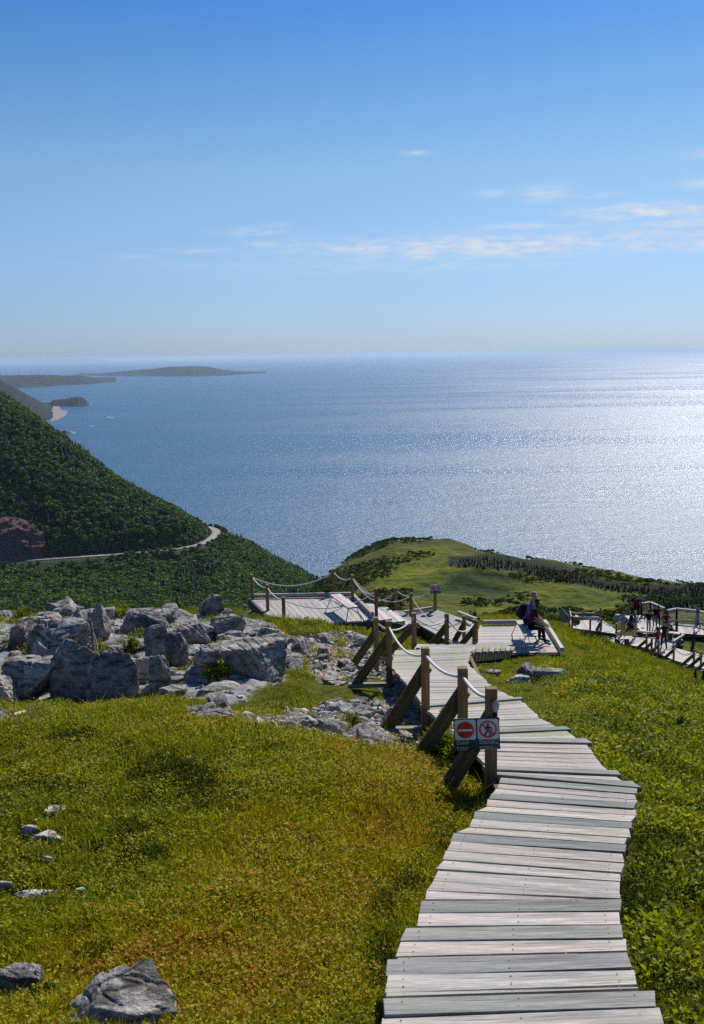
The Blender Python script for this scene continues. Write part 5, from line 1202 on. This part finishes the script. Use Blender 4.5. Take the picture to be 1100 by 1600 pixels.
wom = person(seat(.47, .03), face + R(6), dict(kind='sit', lean=.24, feet=.06, arms={'L': ((.30, .24, .74), (.50, .10, .58)), 'R': ((.32, -.24, .72), (.53, -.12, .57))}, hd={'L': (.7, -.2, -.2), 'R': (.7, .1, -.15)}, pn={'L': (0, 0, -1), 'R': (0, 0, -1)}),
      'dark haired woman in plum top and black trousers leaning forward on the bench', PURP, BLK, 'long', 'short', HAIRD, True, scale=.98, female=True)
bpk = backpack(seat(.76, -.02), face, (-.18, 0, .80), 'dark backpack worn by the seated grey haired man', NAVY, 1.0); bpk.rotation_euler = (0, .22, face)
hd_ = {'L': ((.05, .27, 1.15), (.10, .25, .90)), 'R': ((.05, -.27, 1.15), (.10, -.25, .90))}
akim = {'L': ((-.02, .38, 1.16), (.06, .2, 1.02)), 'R': ((-.02, -.38, 1.16), (.06, -.2, 1.02))}
hold = {'L': ((.08, .25, 1.15), (.28, .10, 1.22)), 'R': ((.08, -.25, 1.15), (.28, -.10, 1.22))}
strd = {'L': ((-.08, .26, 1.16), (-.02, .26, .92)), 'R': ((.10, -.26, 1.16), (.22, -.24, .95))}
GREYB = cloth('blue_grey_cotton', (.20, .23, .32)); KHAKI = cloth('khaki_cotton', (.34, .27, .20)); GREYC = cloth('grey_cotton', (.14, .14, .15)); REDC = cloth('red_cotton', (.30, .03, .04)); JEAN = cloth('pale_denim', (.24, .32, .44)); BORD = cloth('maroon_cotton', (.11, .015, .02)); LIL = cloth('lilac_cotton', (.17, .17, .33)); WHC = cloth('white_cotton', (.62, .6, .58))
PG = 'visitors on the far decks'
def at_deck(u, v, z): p = Pz(u, v, z); return tuple(p)
PE = [(973, 1000, ZM, 40, -75, 'i', 'long armed', 'man with hands on hips in blue grey shirt and khaki shorts on the far deck', GREYB, KHAKI, 'short', akim, 0, None),
      (991.5, 996, ZM, 36, -10, 'i', '', 'walker in grey clothes with a dark backpack, right of the man with hands on hips', GREYC, KHAKI, 'short', hd_, .1, None),
      (1013, 991, ZD, 33, 60, 'i', '', 'man in black top and pale shorts walking across the upper far deck', BLK, WHC, 'short', strd, .15, None),
      (1023, 982.5, ZD, 22, 100, 'i', '', 'person in black standing left of the maroon shirt on the upper far deck', BLK, GREYC, 'long', hd_, 0, None),
      (1028, 982, ZD, 22, 80, 'i', '', 'person in maroon shirt beside the one in black on the upper far deck', BORD, BLK, 'long', hd_, 0, None),
      (1026.5, 1023, -17.75, 0, 95, 'i', '', 'woman in red top and pale denim at the start of the far ramp', REDC, JEAN, 'short', hold, 0, None),
      (1037, 1016, -17.95, 0, 100, 'i', '', 'tall man all in navy on the far deck beside the woman in red', NAVY, NAVY, 'long', hd_, .12, None),
      (1040, 995, ZM, 0, 80, 'i', '', 'dark haired person mostly hidden behind the tall man in navy', BORD, GREYC, 'short', hd_, 0, None),
      (989, 965, ZD, 0, -60, 'i', '', 'leftmost of the three dark figures at the top bend of the far boardwalk', NAVY, BLK, 'long', hd_, 0, None),
      (994, 966, ZD, 0, -100, 'i', '', 'middle of the three dark figures at the top bend of the far boardwalk', BORD, BLK, 'long', hd_, .08, None),
      (999.5, 965, ZD, 0, 70, 'i', '', 'rightmost of the three dark figures at the top bend of the far boardwalk', GREYC, BLK, 'long', hd_, 0, None),
      (1089.5, 984, ZE, 0, 130, 'i', '', 'person in lilac clothes walking along the large far deck by the guard wall', LIL, GREYB, 'long', strd, .15, None)]
for i, (u, v, z, _a, rz, _b, _c, lab, sh, tr, lg, arms, stri, _d) in enumerate(PE):
    person(at_deck(u, v, z), R(rz), dict(kind='stand', arms=arms, stride=stri), lab, sh, tr, lg, 'short', HAIRD if i != 1 else HAIRG, longhair=i in (5, 7, 4), group=PG, female=i in (5, 4, 7), scale=(1.04, 1.0, 1.0, 1.0, .96, .98, 1.06, 1.0, 1.02, .97, 1.0, 1.0)[i])
q = at_deck(991.5, 996, ZM); backpack((q[0], q[1], q[2]), R(-10), (-.20, 0, 1.22), 'dark backpack on the walker in grey on the far deck', BLK)

# ------------------------------------------------------------------ far decks
def fdeck(label, C4, n, kind='www'):
    o = plane_deck('far_deck', label, 'deck', C4, n, 0, 'kww'); ctr = (C4[0] + C4[1] + C4[2] + C4[3]) / 4
    for a, b in zip(C4, C4[1:] + C4[:1]): fascia(o, 'edge_board', a.lerp(ctr, -.01), b.lerp(ctr, -.01), .05, .16, -.13, 'b')
    return o
fa = fdeck('far left lookout deck with a small white bench', [DA[0], DA[1], DA[2], DA[3]], 22)
fb = fdeck('short plank ramp right of the far left lookout deck', [DA2[0], DA2[1], DA2[2], DA2[3]], 12)
fm = fdeck('main far deck where the man stands with hands on hips', [DM[0], DM[1], DM[2], DM[3]], 26)
fd = fdeck('upper far boardwalk with several walkers', [DD[0], DD[1], DD[2], DD[3]], 26)
fe = fdeck('large far deck at the right edge bounded by a guard wall', [DE[0], DE[1], DE[2], DE[3]], 26)
o = empty('far_ramp', tuple(DRL[1]), 'far plank ramp with braced rope posts leading to the right edge', 'boardwalk'); mb = MB()
for (a, b), (c, d) in rot_rows(list(zip(DRL, DRR)), .3): mb.plank(a.lerp(c, .04), b.lerp(d, .04), d.lerp(b, .04), c.lerp(a, .04), .05, tone('w'))
mb.build('deck', MWOOD, o)
for a, b in zip(DRL[:-1], DRL[1:]): fascia(o, 'edge_board', a, b, .06, .2, -.16, 'b')
def kerb(o, a, b, dz=.28, kind='w'):
    fascia(o, 'kerb_rail', a, b, .12, .10, dz, kind)
    n = max(2, int((b - a).length / 1.6))
    for i in range(n + 1): p = a.lerp(b, i / n); mb = MB(); mb.beam(p, p + Vector((0, 0, dz - .04)), .08, .08, tone('p')); mb.build('kerb_block', MWOOD, o)
kerb(fm, DM[0], DM[3]); kerb(fm, DM[3] + Vector((.8, 0, 0)), DM[2], .28); kerb(fm, DM[2], Pz(1052, 1009, ZM), .28)
kerb(fa, DA[3], DA[2], .12)
# small far benches
def fbench(u0, v0, u1, v1, z, label):
    a, b = Pz(u0, v0, z), Pz(u1, v1, z); o = empty('bench', tuple((a + b) / 2), label, 'bench', 'benches on the far decks'); mb = MB(); up = Vector((0, 0, .45)); mb.beam(a + up, b + up, .4, .06, tone('w')); mb.build('seat', MWOOD, o)
    for t in (.1, .9): p = a.lerp(b, t); mb = MB(); mb.beam(p + Vector((0, 0, .42)), p, .3, .06, tone('b')); mb.build('leg', MWOOD, o)
fbench(899, 974, 903, 974, ZA, 'small white bench on the far left lookout deck'); fbench(962, 1009, 981, 1008.5, ZM, 'long low bench at the front of the main far deck'); fbench(1062, 1001, 1045, 999, ZM, 'bench near the right corner of the main far deck')
# far rails
def frail(label, base, hts, ropes, braces=()): return railing(label, base, ropes, braces, h=hts, w=.10, r=.028, drop=.3, bev=0, bw=.18)
frail('rope rail with three posts along the front of the far left lookout', [Pz(894, 981, ZA), Pz(922, 985, ZA), Pz(890, 968, ZA)], [.75, .75, .72], [(0, 2, .1)])
frail('rope rail with two posts behind the far left lookout', [Pz(890, 967, ZA), Pz(912, 966, ZA), Pz(938, 967, ZA)], [.6, .5, .75], [(0, 1, .1), (1, 2, .14)])
frail('rope rail beside the short far ramp', [Pz(939, 985, ZA), Pz(938, 998, ZM), Pz(963, 984, ZA)], [.75, .7, .4], [(0, 1, .1), (0, 2, .2)], [(0, -.35, 0, -.2), (1, -.4, 0, -.2)])
rb = [Pz(1010, 1014, -17.95), Pz(1018, 1018.5, -17.9), Pz(1028, 1023.5, -17.8), Pz(1052.5, 1030, -17.7), Pz(1084, 1038, -17.45), Pz(1095, 1041.5, -17.3), Pz(1108, 1045, -17.2)]
frail('rope rail of braced posts along the near side of the far ramp', rb, .85, [(2, 3, .32), (3, 4, .35), (4, 5, .18), (5, 6, .2)], [(i, -.75, 0, -.15) for i in range(7)])
# guard walls with wire mesh
MWIRE = m_plain('wire_mesh', (.30, .28, .25), .6, .3)
def guard(label, pts, h=.9):
    o = empty('guard_wall', tuple(pts[0]), label, 'guard wall')
    for a, b in zip(pts[:-1], pts[1:]):
        up = Vector((0, 0, h)); mb = MB(); mb.beam(a + up, b + up, .16, .12, tone('w')); mb.build('top_rail', MWOOD, o); mb = MB(); mb.beam(a + Vector((0, 0, .12)), b + Vector((0, 0, .12)), .06, .1, tone('g')); mb.build('bottom_rail', MWOOD, o)
        L = (b - a).length; n = max(1, int(L / 1.6))
        for i in range(n + 1): p = a.lerp(b, i / n); mb = MB(); mb.beam(p - Vector((0, 0, .3)), p + up, .1, .1, tone('p')); mb.build('post', MWOOD, o)
        mb = MB(); k = int(L / .11)
        for i in range(1, k): p = a.lerp(b, i / k); mb.beam(p + Vector((0, 0, .15)), p + Vector((0, 0, h - .05)), .012, .012, (.2, .2, .2))
        for i in range(1, 9): z = Vector((0, 0, .12 + (h - .17) * i / 9)); mb.beam(a + z, b + z, .011, .011, (.2, .2, .2))
        mb.build('wire_mesh', MWIRE, o)
    return o
guard('long guard wall with pale top rail and wire mesh behind the large far deck', [Pz(1043, 974, ZE), Pz(1057, 971, ZE), Pz(1090, 974.5, ZE), Pz(1122, 983, ZE)])
guard('shorter guard wall with pale top rail behind the upper far boardwalk', [Pz(1003, 962, ZD), Pz(1016, 960, ZD), Pz(1037, 970, ZD)])
# information post
o = empty('trail_post', at_deck(1057, 989, ZE), 'dark square trail post with a ring on the upper far boardwalk', 'post'); q = Vector(at_deck(1057, 989, ZE)); mb = MB(); mb.beam(q, q + Vector((0, 0, .85)), .14, .14, tone('b')); mb.build('post', MWOOD, o)
mb = MB(); mb.tube([q + Vector((.2 + .17 * math.cos(a * .5236), -.05, .72 + .17 * math.sin(a * .5236))) for a in range(13)], .015, 6, (1, 1, 1)); mb.build('ring', MSTEEL, o)

# ------------------------------------------------------------------ trees and shrubs
MCON = foliage('spruce_needles', [(0, (.010, .024, .006)), (.5, (.022, .046, .010)), (1, (.05, .08, .014))], .12, inst=False, nscale=.03, attrname=None)
MBARK = m_plain('bark', (.10, .075, .055), .95, 0, 6, .3)
def conifer_mesh(seed, levels=9, h=1.0, rad=.24, spikes=9):
    r = np.random.default_rng(seed); V = []; Fc = []
    for l in range(levels):
        t = l / (levels - 1); z0 = h * (.06 + .90 * t ** .92); rr = rad * (1 - t) ** .8 * r.uniform(.8, 1.15) + .012; n = max(5, int(spikes * (1 - .4 * t))); ph = r.uniform(0, 6)
        dz = h / levels * 1.25
        for i in range(n):
            a = ph + 6.283 * i / n + r.normal() * .12; w = 6.283 / n * .62; q = rr * r.uniform(.65, 1.2); k = len(V); dr = r.uniform(.1, .5) * q
            V += [(0, 0, z0 + dz * .5), (math.cos(a - w) * q * .6, math.sin(a - w) * q * .6, z0 - dr * .35), (math.cos(a) * q, math.sin(a) * q, z0 - dr), (math.cos(a + w) * q * .6, math.sin(a + w) * q * .6, z0 - dr * .3)]
            Fc.append((k, k + 1, k + 2, k + 3))
    return np.array(V), np.array(Fc)
con_me = []
for i in range(5):
    V, Fc = conifer_mesh(i, 9 + i % 3, 1, .30 + .04 * (i % 3), 9); con_me.append((V, Fc))
def conifer(x, y, z, h, i, label, group, first={}):
    o = empty('spruce_tree', (x, y, z - .03 * h), label, 'tree', group); o.scale = (h * random.uniform(.85, 1.35), h * random.uniform(.85, 1.35), h); o.rotation_euler = (0, 0, random.uniform(0, 6.28))
    if i not in first:
        c = mesh_np('crown', *con_me[i], MCON, False, o); mb = MB(); mb.tube([(0, 0, -.04), (0, 0, .5), (0, 0, .9)], [.022, .014, .004], 6, (1, 1, 1)); t = mb.build('trunk', MBARK, o, origin=(0, 0, 0)); first[i] = (c, t)
    else:
        for s_ in first[i]: k = s_.copy(); COL.objects.link(k); k.parent = o
    return o
hz1 = lambda x, y: float(headland_z(np.array([x]), np.array([y]))[0]) + CZ
def visible_line(n, u0, u1, vf, zf, Y0, Y1, seed, h0, h1, label, group, jit=0):
    r = random.Random(seed); c = 0
    for k in range(n):
        u = u0 + (u1 - u0) * (k + r.random()) / n; vt = vf(u) + r.uniform(0, jit); lo, hi = Y0, Y1; ra, rb_ = ray(u, vt)
        # march until the ray dips under the land
        Yy = Y0
        while Yy < Y1:
            if zf(ra * Yy, Yy) > CZ + rb_ * Yy: break
            Yy *= 1.006
        if Yy >= Y1: continue
        conifer(ra * Yy, Yy, zf(ra * Yy, Yy), r.uniform(h0, h1), r.randrange(5), label, group); c += 1
    print(group, c)
# dark spruce belt along the back of the headland: upper edge and lower edge rows
visible_line(75, 755, 1125, lambda u: float(up_e(u)) + 1, hz1, 350, 760, 1, 1.1, 2.1, 'spruce on the far edge of the dark belt along the headland crest', 'spruces of the headland belt', 2)
visible_line(125, 720, 1125, lambda u: float(lo_e(u)) - 9, hz1, 200, 760, 2, 1.0, 1.9, 'spruce near the lower edge of the dark belt across the headland', 'spruces at the lower edge of the belt', 10)
# the rest of the belt reads as one mass
def belt(n, seed):
    r = np.random.default_rng(seed); Y = r.uniform(250, 760, n * 14); U = r.uniform(.08, .62, n * 14); x = U * Y; z = headland_z(x, Y) + CZ; u, v = project(x, Y, z); j = 7 * perlin(x / 25, Y / 25)
    a = (v > up_e(u) - 14 + j) & (v < lo_e(u) + j) & (u > 705) & (v > up_e(u) - 1); b = (patch(x, Y, .02, 4) > .66) & (r.uniform(size=n * 14) < .012) & (u < 1000) & (v < 960)
    k = a | b; return x[k][:n], Y[k][:n], z[k][:n], b[k][:n]
x, y, z, small = belt(9500, 3); n = len(x); print('belt', n)
MCI = foliage('belt_needles', [(0, (.008, .02, .006)), (.5, (.018, .038, .009)), (1, (.04, .065, .012))], .12)
con_src = [unlinked('belt_spruce', V, Fc, MCI) for V, Fc in con_me]
scatter('spruce_forest', np.stack([x, y, z - .1], 1), np.stack([np.zeros(n), np.zeros(n), RNG.uniform(0, 6.28, n)], 1), np.where(small, RNG.uniform(.8, 2.0, n), RNG.uniform(1.3, 2.2, n)), RNG.uniform(0, 1, n), con_src)
# low scrub in the hollows of the headland
r = np.random.default_rng(12); m_ = 60000; Y = r.uniform(115, 560, m_); x = r.uniform(-.1, .5, m_) * Y; k = patch(x, Y, .018, 2.5) > .62; x, Y = x[k], Y[k]; k = r.uniform(size=len(x)) < .5; x, Y = x[k], Y[k]; z = headland_z(x, Y) + CZ; n = len(x)
MSCR = foliage('scrub_leaves', [(0, (.02, .04, .008)), (.5, (.045, .07, .01)), (1, (.09, .11, .014))], .2)
def crown_mesh(seed, n=110, leaf=.24, sq=.85):
    r = np.random.default_rng(seed); V = []
    D = r.normal(size=(n, 3)); D /= np.linalg.norm(D, axis=1)[:, None]; D[:, 2] = np.abs(D[:, 2]) * 1.1 - .25; off = .5 * fbm(D[:, 0] * 1.7 + seed, D[:, 1] * 1.7, D[:, 2] * 1.7, o=2)
    for i in range(n):
        c = D[i] * (.78 + off[i]) * [.5, .5, .5 * sq] * r.uniform(.8, 1.06); nn = D[i] + r.normal(size=3) * .55; nn /= np.linalg.norm(nn); d = np.cross(nn, r.normal(size=3)); d /= np.linalg.norm(d)
        V += quads_leaf(c - d * leaf / 2, d, nn, leaf * r.uniform(.7, 1.3), leaf * .9)
    V = np.array(V); V[:, 2] += .45; return V, np.arange(len(V)).reshape(-1, 4)
scr = [unlinked('scrub_clump', *crown_mesh(i, 60, .2, .6), MSCR) for i in range(4)]
scatter('headland_scrub', np.stack([x, Y, z - .1], 1), np.stack([np.zeros(n), np.zeros(n), r.uniform(0, 6.28, n)], 1), r.uniform(.8, 2.6, n), r.uniform(0, 1, n), scr); print('scrub', n)
# mountain forest
hz3 = lambda x, y: float(hill_full(np.array([x]), np.array([y]))[0]) + CZ
MHARD = foliage('hardwood_leaves', [(0, (.035, .07, .014)), (.35, (.065, .12, .018)), (.7, (.12, .185, .02)), (1, (.20, .24, .024))], .2)
hard = [unlinked('hardwood_crown', *crown_mesh(70 + i, 150, .2, .95), MHARD) for i in range(5)]
r = np.random.default_rng(31); m_ = 34000; Y = r.uniform(1000, 1950, m_); x = r.uniform(-.50, .10, m_) * Y; Z_ = hill_full(x, Y); d, rz_ = road_near(x, Y)
u, v = project(x, Y, Z_ + CZ); red = (sdpoly(u, v, [(-80, 818), (20, 822), (50, 832), (68, 860), (66, 880), (-80, 880)]) < 0) | (sdpoly(u, v, [(0, 940), (15, 930), (24, 940), (10, 952), (0, 950)]) < 0)
inner = np.abs(Y - 1400) < 1000
k = (d > np.where((Z_ < rz_) & (x < -235), 5.0, 9)) & ~red & (Z_ > -CZ + 1) & ~((d < 30) & (Z_ < rz_ + 0) & (x < -300) & (d < 14)); x, Y, Z_ = x[k], Y[k], Z_[k]; n = len(x); d = d[k]; rz_ = rz_[k]
pc = patch(x, Y, .008, 6); con = r.uniform(size=n) < smooth(.62, .8, pc) * .6 + .04
sc = r.uniform(8, 13, n) * np.where((d < 30) & (Z_ < rz_), .62, 1)
k = ~con; tn = .42 + .5 * (patch(x, Y, .012, 1) - .5) + r.normal(0, .12, n)
scatter('hardwood_forest', np.stack([x, Y, Z_ + CZ - .5], 1)[k], np.stack([np.zeros(n), np.zeros(n), r.uniform(0, 6.28, n)], 1)[k], sc[k], np.clip(tn, 0, 1)[k], hard)
scatter('spruce_forest', np.stack([x, Y, Z_ + CZ - .5], 1)[con], np.stack([np.zeros(n), np.zeros(n), r.uniform(0, 6.28, n)], 1)[con], (sc * 1.25)[con], r.uniform(0, 1, n)[con], con_src); print('mountain', n)
ridge = lambda u: float(np.interp(u, [0, 50, 100, 150, 200, 250, 300, 325], [619, 651, 687, 719, 750, 780, 809, 829]))
visible_line(46, 2, 322, ridge, hz3, 1200, 1700, 5, 9, 17, 'spruce standing on the skyline of the forested mountain above the road', 'spruces on the mountain skyline', 5)
visible_line(16, 345, 486, lambda u: float(np.interp(u, [345, 400, 450, 486], [834, 862, 890, 912])), hz3, 1200, 1700, 6, 8, 15, 'spruce on the lower spur of the mountain beyond the road bend', 'spruces on the lower spur', 4)

# near shrubs
MSHR = foliage('fir_shrub_leaves', FRESH, .25, inst=False, nscale=4, attrname=None); MSHD = foliage('dark_shrub_leaves', [(0, (.010, .022, .006)), (.5, (.03, .055, .012)), (1, (.06, .09, .015))], .15, inst=False, nscale=4, attrname=None)
def shrub(label, x, y, w, h, n, leaf, seed, mat, cat='shrub', name='shrub', group=None):
    z = float(ground_z(np.array([x]), np.array([y]))[0]) + CZ; o = empty(name, (x, y, z - .03), label, cat, group); r = np.random.default_rng(seed); V = []; st = []
    ns = max(8, n // 40)
    for i in range(ns):
        a = r.uniform(0, 6.28); q = math.sqrt(r.uniform()) * w / 2; top = np.array([q * math.cos(a), q * math.sin(a) * .8, h * (1 - .55 * (q / (w / 2)) ** 2) * r.uniform(.7, 1.1)]); b0 = top * [.25, .25, 0]; st.append((b0, top))
        for k in range(n // ns):
            t = r.uniform(.25, 1) ** .7; c = b0 + (top - b0) * t + r.normal(size=3) * [.03, .03, .02] * (w / .8); d = (top - b0) / np.linalg.norm(top - b0) * .6 + r.normal(size=3) * .7; d /= np.linalg.norm(d); nn = np.array([0, 0, 1]) + r.normal(size=3) * .6; nn /= np.linalg.norm(nn)
            V += quads_leaf(c, d, nn, leaf * r.uniform(.7, 1.4), leaf * .42)
    V = np.array(V); mesh_np('foliage', V, np.arange(len(V)).reshape(-1, 4), mat, False, o); mb = MB()
    for b0, top in st: mb.tube([tuple(b0), tuple((b0 + top) / 2 + [.01, 0, 0]), tuple(top)], [.008, .005, .002], 5, (1, 1, 1))
    mb.build('stems', MBARK, o, origin=(0, 0, 0)); return o
def gpt(u, Y): return ray(u, 1000)[0] * Y
shrub('bushy green shrub left of the near warning sign', gpt(690, 10.4), 10.4, .62, .44, 2600, .045, 1, MSHR)
shrub('dark leafy shrub directly under the near warning sign', gpt(738, 9.75), 9.75, .48, .26, 1800, .04, 2, MSHD)
shrub('upright shrub between the walkway brace and the bushy shrub', gpt(700, 11.0), 11.0, .34, .62, 1200, .04, 3, MSHR)
shrub('small leafy shrub on the rubble below the moss slope', gpt(545, 12.0), 12.0, .34, .26, 1100, .035, 4, MSHR)
shrub('low green shrub at the foot of the mottled boulder', gpt(232, 14.3), 14.3, .5, .35, 1500, .05, 5, MSHR)
shrub('green shrub below the narrow rock pillar', gpt(258, 14.6), 14.6, .45, .30, 1300, .05, 6, MSHR)
shrub('tuft of greenery at the base of the cracked boulder', gpt(60, 13.8), 13.8, .9, .22, 1600, .045, 7, MSHR)
shrub('dark sprig of heath in front of the bottom left boulder', gpt(30, 4.62), 4.62, .26, .14, 1300, .02, 8, MSHD)
shrub('small dark shrub in the grass by the middle right edge', gpt(1072, 12.5), 12.5, .26, .26, 900, .03, 9, MSHD)
shrub('dark shrub beyond the right corner of the lower walkway', gpt(739, 35), 35, .45, .55, 900, .07, 10, MSHD)
shrub('round golden shrub beside the large far deck', gpt(1047, 75.5), 75.5, 2.0, 1.1, 1400, .16, 11, MSHR)
shrub('dark low shrub right of the kerb of the bench platform', gpt(913, 37), 37, .7, .6, 900, .08, 12, MSHD)
shrub('dark shrub on the slope below the far decks', gpt(945, 40), 40, 1.1, .5, 900, .09, 13, MSHD)
shrub('patch of mossy shrub on top of the outcrop behind the cracked boulder', gpt(168, 18.6), 18.6, .62, .25, 1500, .05, 14, MSHR)
shrub('small green cushion on the outcrop left of the cracked boulder', gpt(75, 16.6), 16.6, .35, .3, 900, .045, 15, MSHR)
rr_ = random.Random(4)
for k in range(16):
    uu = rr_.choice([40, 62, 96, 150, 190, 236, 262, 300, 330, 352, 378, 402, 420]) + rr_.uniform(-14, 14); YY = rr_.uniform(16.2, 25.5)
    shrub('low mossy cushion growing between the jumbled blocks of the outcrop', gpt(uu, YY), YY, rr_.uniform(.35, .9), rr_.uniform(.30, .5), 1300, .05, 200 + k, MSHR, group='mossy cushions on the outcrop')
def near_spruce(u, Y, h, i, label):
    x = gpt(u, Y); z = float(ground_z(np.array([x]), np.array([Y]))[0]) + CZ; o = empty('young_spruce', (x, Y, z - .03), label, 'tree', None, i)
    V, Fc = conifer_mesh(90 + i, 16, h, h * .27, 14); mesh_np('crown', V, Fc, MCON, False, o); mb = MB(); mb.tube([(0, 0, -.05), (0, 0, h * .5), (0, 0, h * .92)], [.03 * h, .02 * h, .004], 6, (1, 1, 1)); mb.build('trunk', MBARK, o, origin=(0, 0, 0))
near_spruce(1088, 26.5, .58, 1, 'young dark spruce in the grass near the right edge'); near_spruce(1083, 62, 1.1, 2, 'small spruce in front of the large far deck')
near_spruce(1101, 27.5, .5, 3, 'young spruce cut by the right edge of the photograph')
# tiny boat with its wake
bt = Pz(587, 616, -CZ + .5); o = empty('motor_boat', tuple(bt), 'tiny white boat on the open sea', 'boat', None, R(20)); mb = MB()
hull = [(-9, -3, 0), (6, -3, 0), (12, 0, 0), (6, 3, 0), (-9, 3, 0)]; mb.prism([Vector(p) for p in hull][::1], (0, 0, 2.6), (1, 1, 1)); mb.build('hull', m_plain('boat_paint', (.7, .7, .7), .4), o, origin=(0, 0, 0)); mb = MB(); mb.prism([Vector(p) for p in [(-4, -2, 2.7), (3, -2, 2.7), (3, 2, 2.7), (-4, 2, 2.7)]], (0, 0, 2.6), (1, 1, 1)); mb.build('cabin', m_plain('cabin_paint', (.4, .42, .45), .4), o, origin=(0, 0, 0))
bt = Pz(985, 583.5, -CZ + .5); o = empty('fishing_boat', tuple(bt), 'tiny dark boat near the horizon in the glitter', 'boat', None, R(80)); mb = MB()
mb.prism([Vector(p) * 2 for p in hull], (0, 0, 6), (1, 1, 1)); mb.build('hull', m_plain('dark_boat_paint', (.03, .03, .04), .5), o, origin=(0, 0, 0)); mb = MB(); mb.prism([Vector(p) * 2 for p in [(-4, -2, 3.1), (3, -2, 3.1), (3, 2, 3.1), (-4, 2, 3.1)]], (0, 0, 7), (1, 1, 1)); mb.build('cabin', m_plain('dark_cabin', (.05, .05, .06), .5), o, origin=(0, 0, 0))
